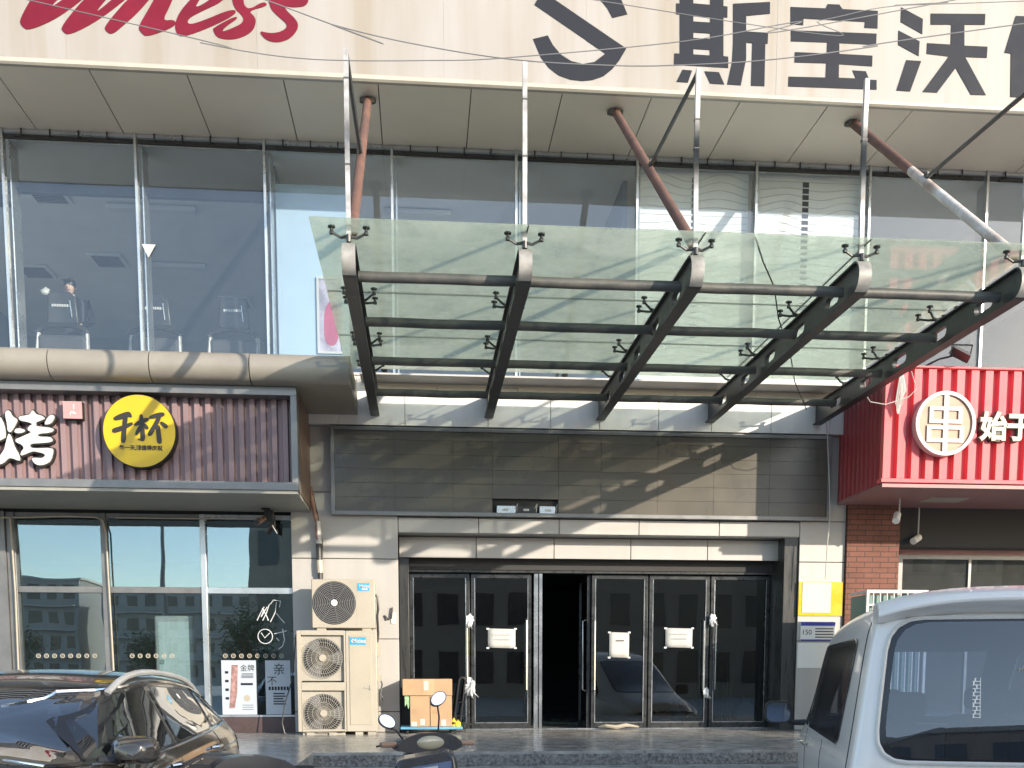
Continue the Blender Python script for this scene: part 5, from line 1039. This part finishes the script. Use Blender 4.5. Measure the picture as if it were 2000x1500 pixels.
for sg in (-1, 1):
    S_.window('x', [(2.50, 1.13), (3.62, 1.12), (3.32, 1.33), (3.02, 1.455), (2.42, 1.50)], sg, SU, 'glass_car', 'side_window', frit=.96, rnd=1)
    S_.window('x', [(1.30, 1.165), (2.40, 1.135), (2.32, 1.505), (1.15, 1.455)], sg, SU, 'glass_car', 'side_window', frit=.95, rnd=1)
    S_.window('x', [(.52, 1.20), (1.22, 1.175), (1.06, 1.445), (.78, 1.39)], sg, SU, 'glass_car', 'side_window', frit=.93, rnd=1)
    S_.seam('x', [(3.78, 1.105), (3.40, 1.33), (3.05, 1.475), (2.4, 1.525), (1.7, 1.515), (1.1, 1.468), (.75, 1.40), (.45, 1.22)], sg, SU, 'window_trim', .010, 'chrome', .006)
    S_.seam('x', [(.45, 1.19), (1.3, 1.15), (2.4, 1.12), (3.6, 1.10)], sg, SU, 'window_trim', .008, 'chrome', .004)
    for l in ([(2.44, 1.1), (2.46, .4)], [(1.26, 1.14), (1.05, .95), (1.0, .6)], [(3.62, 1.08), (3.66, .5)], [(2.44, .38), (3.66, .38)], [(1.05, .4), (2.44, .38)]): S_.seam('x', l, sg, SU)
    S_.seam('x', [(.3, 1.03), (1.2, 1.0), (2.4, .97), (3.7, .94)], sg, SU, 'body_crease', .007, 'car_paint')
    for yy in (1.42, 2.62):
        p = S_.hit('x', yy, 1.035 - .02 * yy + .03, .0, sg); h = MB().tube([p + Vector((0, -.10, 0)), p + Vector((sg * .04, -.07, .005)), p + Vector((sg * .04, .07, .005)), p + Vector((0, .10, 0))], .014, 8); S_.add(h, 'door_handle', 'chrome', SU)
    for yy in (.92, 3.72): S_.wheel(sg * .84, yy, .35, SU, sg)
    b = S_.hit('x', 3.50, 1.115, 0, sg); arm = S_.add(MB().tube([b, b + Vector((sg * .08, .0, .0)), b + Vector((sg * .13, .0, .02))], [.03, .028, .022], 8), 'mirror_arm', 'black', SU)
    c_ = b + Vector((sg * .18, .0, .055)); m = MB(); rows = []
    for k in range(7):
        t_ = k / 6; sc_ = 1 - .45 * t_ ** 2; rows.append([(c_.x + sg * (-.005 * t_) + .125 * sc_ * math.copysign(abs(math.cos(R(a))) ** .6, math.cos(R(a))), c_.y - .05 + .14 * t_, c_.z + .078 * sc_ * math.copysign(abs(math.sin(R(a))) ** .6, math.sin(R(a)))) for a in range(0, 361, 15)])
    m.sheet(rows); m.f.append(tuple(len(rows[0]) * 6 + k for k in range(24))); hs = S_.add(m, 'mirror_housing', 'car_paint', arm, ang=60)
    S_.add(MB().prism([(q_[0] * .93 + c_.x * .07, q_[2] * .93 + c_.z * .07) for q_ in rows[0][:-1]], 'y', c_.y - .052, c_.y - .046), 'mirror_glass', 'mirror_dark', arm)
    rl = [S_.hit('x', 1, 1.5, 0, sg)]; pts = []
    for k in range(13):
        y = .55 + 2.4 * k / 12; p, n_, _, _ = S_.bvh.ray_cast(Vector((sg * .605, y, 3)), Vector((0, 0, -1))); e = min(1, 5 * min(k, 12 - k) / 12); pts.append(p + Vector((0, 0, .008 + .026 * e)))
    S_.add(MB().tube(pts, .021, 8), 'roof_rail', 'rail', SU)
    m = MB(); pts = [S_.hit('x', y, z, .006, sg) for y, z in ((.06, 1.02), (.42, 1.06), (.40, .95), (.10, .90))]; m.add(pts, [(0, 1, 2, 3)]); S_.add(m, 'tail_lamp', mat('dark_red_lamp', (.22, .02, .02), .12, coat=.5), SU)
    m = MB(); pts = [S_.hit('y', sg * x, z, .01, 1) for x, z in ((.45, .80), (.74, .84), (.78, .72), (.48, .70))]; m.add(pts, [(0, 1, 2, 3)]); S_.add(m, 'headlight', 'lens', SU)
S_.window('y', [(-.76, 1.10), (.76, 1.10), (.61, 1.50), (-.61, 1.50)], 1, SU, 'glass_screen', 'windscreen', frit=.93, dn=8)
S_.window('y', [(-.60, 1.16), (.60, 1.16), (.54, 1.44), (-.54, 1.44)], -1, SU, 'glass_car', 'rear_window', frit=.92)
m = MB().box(-.24, .24, 4.765, 4.78, .45, .57); S_.add(m, 'number_plate', 'blue_label', SU, bevel=.003)
m = MB()
for k in range(5): m.box(-.40, .40, 4.735 - .01 * k, 4.765 - .006 * k, .60 + .03 * k, .615 + .03 * k)
S_.add(m, 'front_grille', 'chrome', SU)
for x in (-.38, .38): S_.seat(x, 2.35, .62, SU, fwd=1); S_.seat(x, 1.35, .66, SU)
m = MB().box(-.76, .76, 3.35, 3.75, .82, .99); S_.add(m, 'dashboard', 'black', SU, bevel=.05)
m = MB().tube([(-.38 + .18 * math.cos(R(a)), 3.22 + .06 * math.sin(R(a)), .98 + .17 * math.sin(R(a))) for a in range(0, 360, 15)], .014, 6, closed=True); S_.add(m, 'steering_wheel', 'black', SU)
m = MB().box(-.85, .85, .3, 3.9, .40, .45); S_.add(m, 'cabin_floor', 'int_dark', SU)
S_.body('car_paint', SU)
tg = thing('hanging_charm', ST @ Vector((.02, 3.05, 1.18)), 'blue and red tasselled charm hanging inside the windscreen of the black car', 'charm')
a = ST @ Vector((.02, 3.04, 1.44)); m = MB().tube([a, a + Vector((0, 0, -.06))], .004, 5); m.build('cord', 'white', tg); MB().ball(a + Vector((0, 0, -.08)), (.03, .012, .03), 10, 8).build('bead', 'blue_label', tg); MB().tube([a + Vector((0, 0, -.11)), a + Vector((0, 0, -.16)), a + Vector((0, 0, -.23))], [.012, .022, .018], 8).build('tassel', 'red', tg)
# ---------------------------------------------------------------- scooters
def scooter(loc, head, lean, label, mirrors=True, box_=False, steer=0, sky_tint='scoot_sky_tint'):
    """local: +y = forwards, ground at z=0 under the front wheel"""
    T = Matrix.Translation(loc) @ Matrix.Scale(1.05 if mirrors else 1, 4, (0, 0, 1)) @ Matrix.Rotation(head, 4, 'Z') @ Matrix.Rotation(lean, 4, 'Y'); r = thing('scooter', loc, label, 'scooter')
    HT = T @ Matrix.Translation((0, -.18, .95)) @ Matrix.Rotation(R(-24), 4, 'X') @ Matrix.Rotation(steer, 4, 'Z') @ Matrix.Rotation(R(24), 4, 'X') @ Matrix.Translation((0, .18, -.95))
    def ad(mb, nm, m, par=r, X=T, **k): mb.v = [tuple(X @ Vector(p)) for p in mb.v]; return mb.build(nm, m, par, **k)
    for yy in (0.05, -1.22):
        w = ad(MB().tube([(0, yy + .21 * math.cos(R(a)), .25 + .21 * math.sin(R(a))) for a in range(0, 360, 15)], .045, 8, closed=True), 'wheel', 'rubber', X=HT if yy > 0 else T); m = MB().cyl((-.05, yy, .25), (.05, yy, .25), .05, 12)
        for k in range(6): m.tube([(0, yy, .25), (0, yy + .19 * math.cos(k * 1.047), .25 + .19 * math.sin(k * 1.047))], .014, 5)
        ad(m, 'rim', 'alu', w, X=HT if yy > 0 else T)
    m = MB()
    for sx in (-.075, .075): m.tube([(sx, .05, .25), (sx, -.06, .62)], .022, 8)
    ad(m, 'fork', 'black', X=HT)
    ad(MB().tube([(0, .22, .44), (0, .06, .53), (0, -.12, .44)], [.05, .075, .05], 10, flat=.6), 'mudguard', 'scoot', X=HT)
    rows = []
    for k in range(9):
        z = .42 + .47 * k / 8; w = .14 + .075 * math.sin(math.pi * min(1, k / 6) * .6); rows.append([(w * math.sin(R(a)), -.17 - .12 * (k / 8) + .13 * math.cos(R(a)) * (1 - .25 * k / 8), z) for a in range(-90, 91, 15)])
    m = MB().sheet(rows); o = ad(m, 'leg_shield', 'scoot', ang=50); so_ = o.modifiers.new('t', 'SOLIDIFY'); so_.thickness = .02
    ad(MB().box(-.17, .17, -.85, -.28, .30, .36), 'footboard', 'scoot', bevel=.02)
    ad(MB().prism([(-1.5, .62), (-1.30, .74), (-.95, .75), (-.70, .78), (-.66, .70), (-.80, .34), (-1.05, .36), (-1.45, .52)], 'x', -.14, .14), 'rear_body', 'scoot', bevel=.05)
    ad(MB().prism([(-1.38, .755), (-.68, .785), (-.70, .84), (-1.0, .82), (-1.36, .84)], 'x', -.13, .13), 'seat', 'rubber', bevel=.03)
    pn = ad(MB().prism([(-.16, .70), (.16, .70), (.17, .88), (.12, .95), (-.12, .95), (-.17, .88)], 'y', -.14, -.03), 'front_panel', 'scoot', X=HT, bevel=.03)
    ad(MB().ball((0, -.035, .86), (.09, .03, .06), 16, 10), 'headlight', 'lens', pn, X=HT)
    ad(MB().prism(smooth_poly([(-.27, .955), (-.1, .93), (.12, .93), (.27, .965), (.25, 1.03), (.13, 1.085), (-.12, 1.08), (-.25, 1.02)]), 'y', -.30, -.14), 'handlebar_cover', 'scoot', X=HT, bevel=.03)
    ad(MB().ball((0, -.295, 1.01), (.115, .03, .052), 20, 12), 'instrument_panel', 'lens' if mirrors else 'black', X=HT)
    if box_:
        bx = ad(MB().prism([(-.185, .83), (.185, .83), (.20, .86), (.20, .985), (.165, 1.02), (-.165, 1.02), (-.20, .985), (-.20, .86)], 'y', -1.60, -1.24), 'top_box', 'scoot', bevel=.025)
        if mirrors:
            ad(MB().prism([(-.155, .87), (.155, .87), (.165, .965), (-.165, .965)], 'y', -1.612, -1.604), 'sky_reflection', sky_tint, bx); ad(MB().box(-.05, .075, -1.6155, -1.6125, .875, .95), 'top_box_sticker', 'paper', bx); m_ = MB()  # bluish plate stands in for sky mirrored in the box's rear face
            for k in range(3): m_.box(-.03, .05, -1.6175, -1.616, .888 + .02 * k, .896 + .02 * k)
            ad(m_, 'sticker_print', 'ylw_plastic', bx)
    for sx in (-1, 1):
        g = ad(MB().tube([(sx * .25, -.22, 1.0), (sx * .27, -.225, 1.0), (sx * .37, -.25, 1.0), (sx * .385, -.253, 1.0)], [.018, .021, .021, .018], 12), 'grip', 'tan' if mirrors else 'rubber', X=HT)
        ad(MB().tube([(sx * .23, -.18, 1.0), (sx * .28, -.14, 1.0), (sx * .39, -.16, .985)], .008, 6), 'brake_lever', 'black', g, X=HT)
        if mirrors:
            c = Vector((.085, -.25, 1.33)) if sx > 0 else Vector((-.33, -.25, 1.17)); b0 = Vector((.09, -.22, 1.06)) if sx > 0 else Vector((-.20, -.22, 1.04))
            st = ad(MB().tube([b0, b0.lerp(c, .5) + Vector((.008, 0, .0)), c + Vector((0, .02, -.05))], .007, 7), 'mirror_stem', 'black', X=HT)
            TM = HT @ Matrix.Translation(c) @ Matrix.Rotation(R(-14), 4, 'X') @ Matrix.Rotation(R(-8), 4, 'Z')
            el = [(.062 * math.cos(R(a)) + .022 * math.sin(R(a)) * sx, .056 * math.sin(R(a))) for a in range(0, 360, 15)]
            ad(MB().prism(el, 'y', -.004, .026), 'mirror_shell', 'scoot', st, X=TM, bevel=.006); ad(MB().prism([(p[0] * .87, p[1] * .87) for p in el], 'y', -.0075, -.0045), 'mirror_glass', 'mirror', st, X=TM)
    return r
scooter(Vector((.17, 8.15, 0)), 0, R(-9), 'dark scooter nosed up to the steps, with tan grips, two mirrors and a rear box', steer=R(22), box_=True)
scooter(Vector((-1.0, 6.2, 0)), R(180 + 24), R(-3), 'black scooter without mirrors between the black car and the other scooter', mirrors=False, box_=True)
# ================================================================== ACROSS THE STREET (seen in the glass; the tall block is added for its shadow)
def block(x0, x1, y, h, label, m, floors, cols, d=12, balcony=True):
    b = thing('apartment_building', ((x0 + x1) / 2, y - d / 2, 0), label, 'building', 'apartment blocks across the street')
    MB().box(x0, x1, y - d, y, 0, h).build('wall', m, b); fh = h / floors; w = (x1 - x0) / cols; first = None
    MB().box(x0 - .2, x1 + .2, y - d - .2, y + .2, h + .002, h + .25).build('roof_edge', 'panel', b)
    wm = MB().box(-w * .28, w * .28, -.02, .06, .9, fh - .55); me = None
    for f in range(floors):
        for c in range(cols):
            if me is None: o = wm.build('window', 'win_far', b); me = o.data; o.matrix_parent_inverse = Matrix.Translation(b.location).inverted()
            else: o = bpy.data.objects.new('window', me); COL.objects.link(o); attach(o, b)
            o.location = (x0 + w * (c + .5), y, f * fh)
        if balcony: MB().box(x0 + .3, x1 - .3, y + .002, y + .9, f * fh + .02, f * fh + .16).build('balcony_slab', 'panel', b)
block(-9.6, 35, -30, 9.9, 'long low ochre apartment block straight across the street', 'wall_far', 3, 22, balcony=False)
block(36.6, 43, -30, 17.2, 'tall narrow ochre block at the right end of the street, added to shade the van', 'wall_far', 6, 3, balcony=False)  # added block, kept narrow so its shadow falls on the van
block(-36, -19, -92, 10.6, 'pale far block just left of the long low ochre one across the street', 'wall_far2', 4, 8)
block(-58, -40, -96, 12.2, 'pale far block between another pale block and the far ochre one', 'wall_far2', 4, 9)
block(-92, -64, -110, 12.5, 'wide ochre far block at the far left end of the street', 'wall_far', 4, 11)
LM = thing('street_lamp', (-10.9, -16, 0), 'grey street lamp post with a short arm across the street', 'street lamp')
MB().tube([(-10.9, -16, 0), (-10.9, -16, 4), (-10.9, -16, 8.2)], [.13, .11, .08], 10).build('pole', 'grey_frame', LM); MB().tube([(-10.9, -16, 8.1), (-10.6, -15.4, 8.4), (-10.4, -14.6, 8.45)], [.05, .045, .06], 8).build('lamp_arm', 'grey_frame', LM)
def tree(x, y, h, r, label, seed):
    t_ = thing('tree', (x, y, 0), label, 'tree', 'trees across the street'); rnd = random.Random(seed); m = MB().tube([(x, y, 0), (x + .05, y, h * .35), (x, y + .1, h * .7)], [.14, .10, .05], 8)
    for k in range(7): a = rnd.uniform(0, 6.28); m.tube([(x, y, h * (.3 + .05 * k)), (x + r * .6 * math.cos(a), y + r * .6 * math.sin(a), h * (.5 + .06 * k))], [.05, .015], 5)
    m.build('trunk', 'bark', t_); m = MB()
    cl = [Vector((x + rnd.gauss(0, r * .45), y + rnd.gauss(0, r * .45), h * rnd.uniform(.42, .95))) for _ in range(26)]
    for _ in range(2200):
        c = rnd.choice(cl) + Vector((rnd.gauss(0, .3), rnd.gauss(0, .3), rnd.gauss(0, .25))); d = Vector((rnd.uniform(-1, 1), rnd.uniform(-1, 1), rnd.uniform(-.6, .6))).normalized() * .10; e = d.cross(Vector((rnd.uniform(-1, 1), rnd.uniform(-1, 1), 1))).normalized() * .05
        m.add([c - d, c + e, c + d, c - e], [(0, 1, 2, 3)])
    m.build('crown', 'leaf', t_, smooth=False)
tree(-8.2, -20, 4.6, 1.2, 'tallest leafy tree, at the left corner of the low ochre block', 1); tree(-13.5, -24, 3.4, .9, 'small round tree beside the street lamp across the street', 2); tree(-21, -26, 3.6, 1.0, 'leftmost small tree across the street', 3)
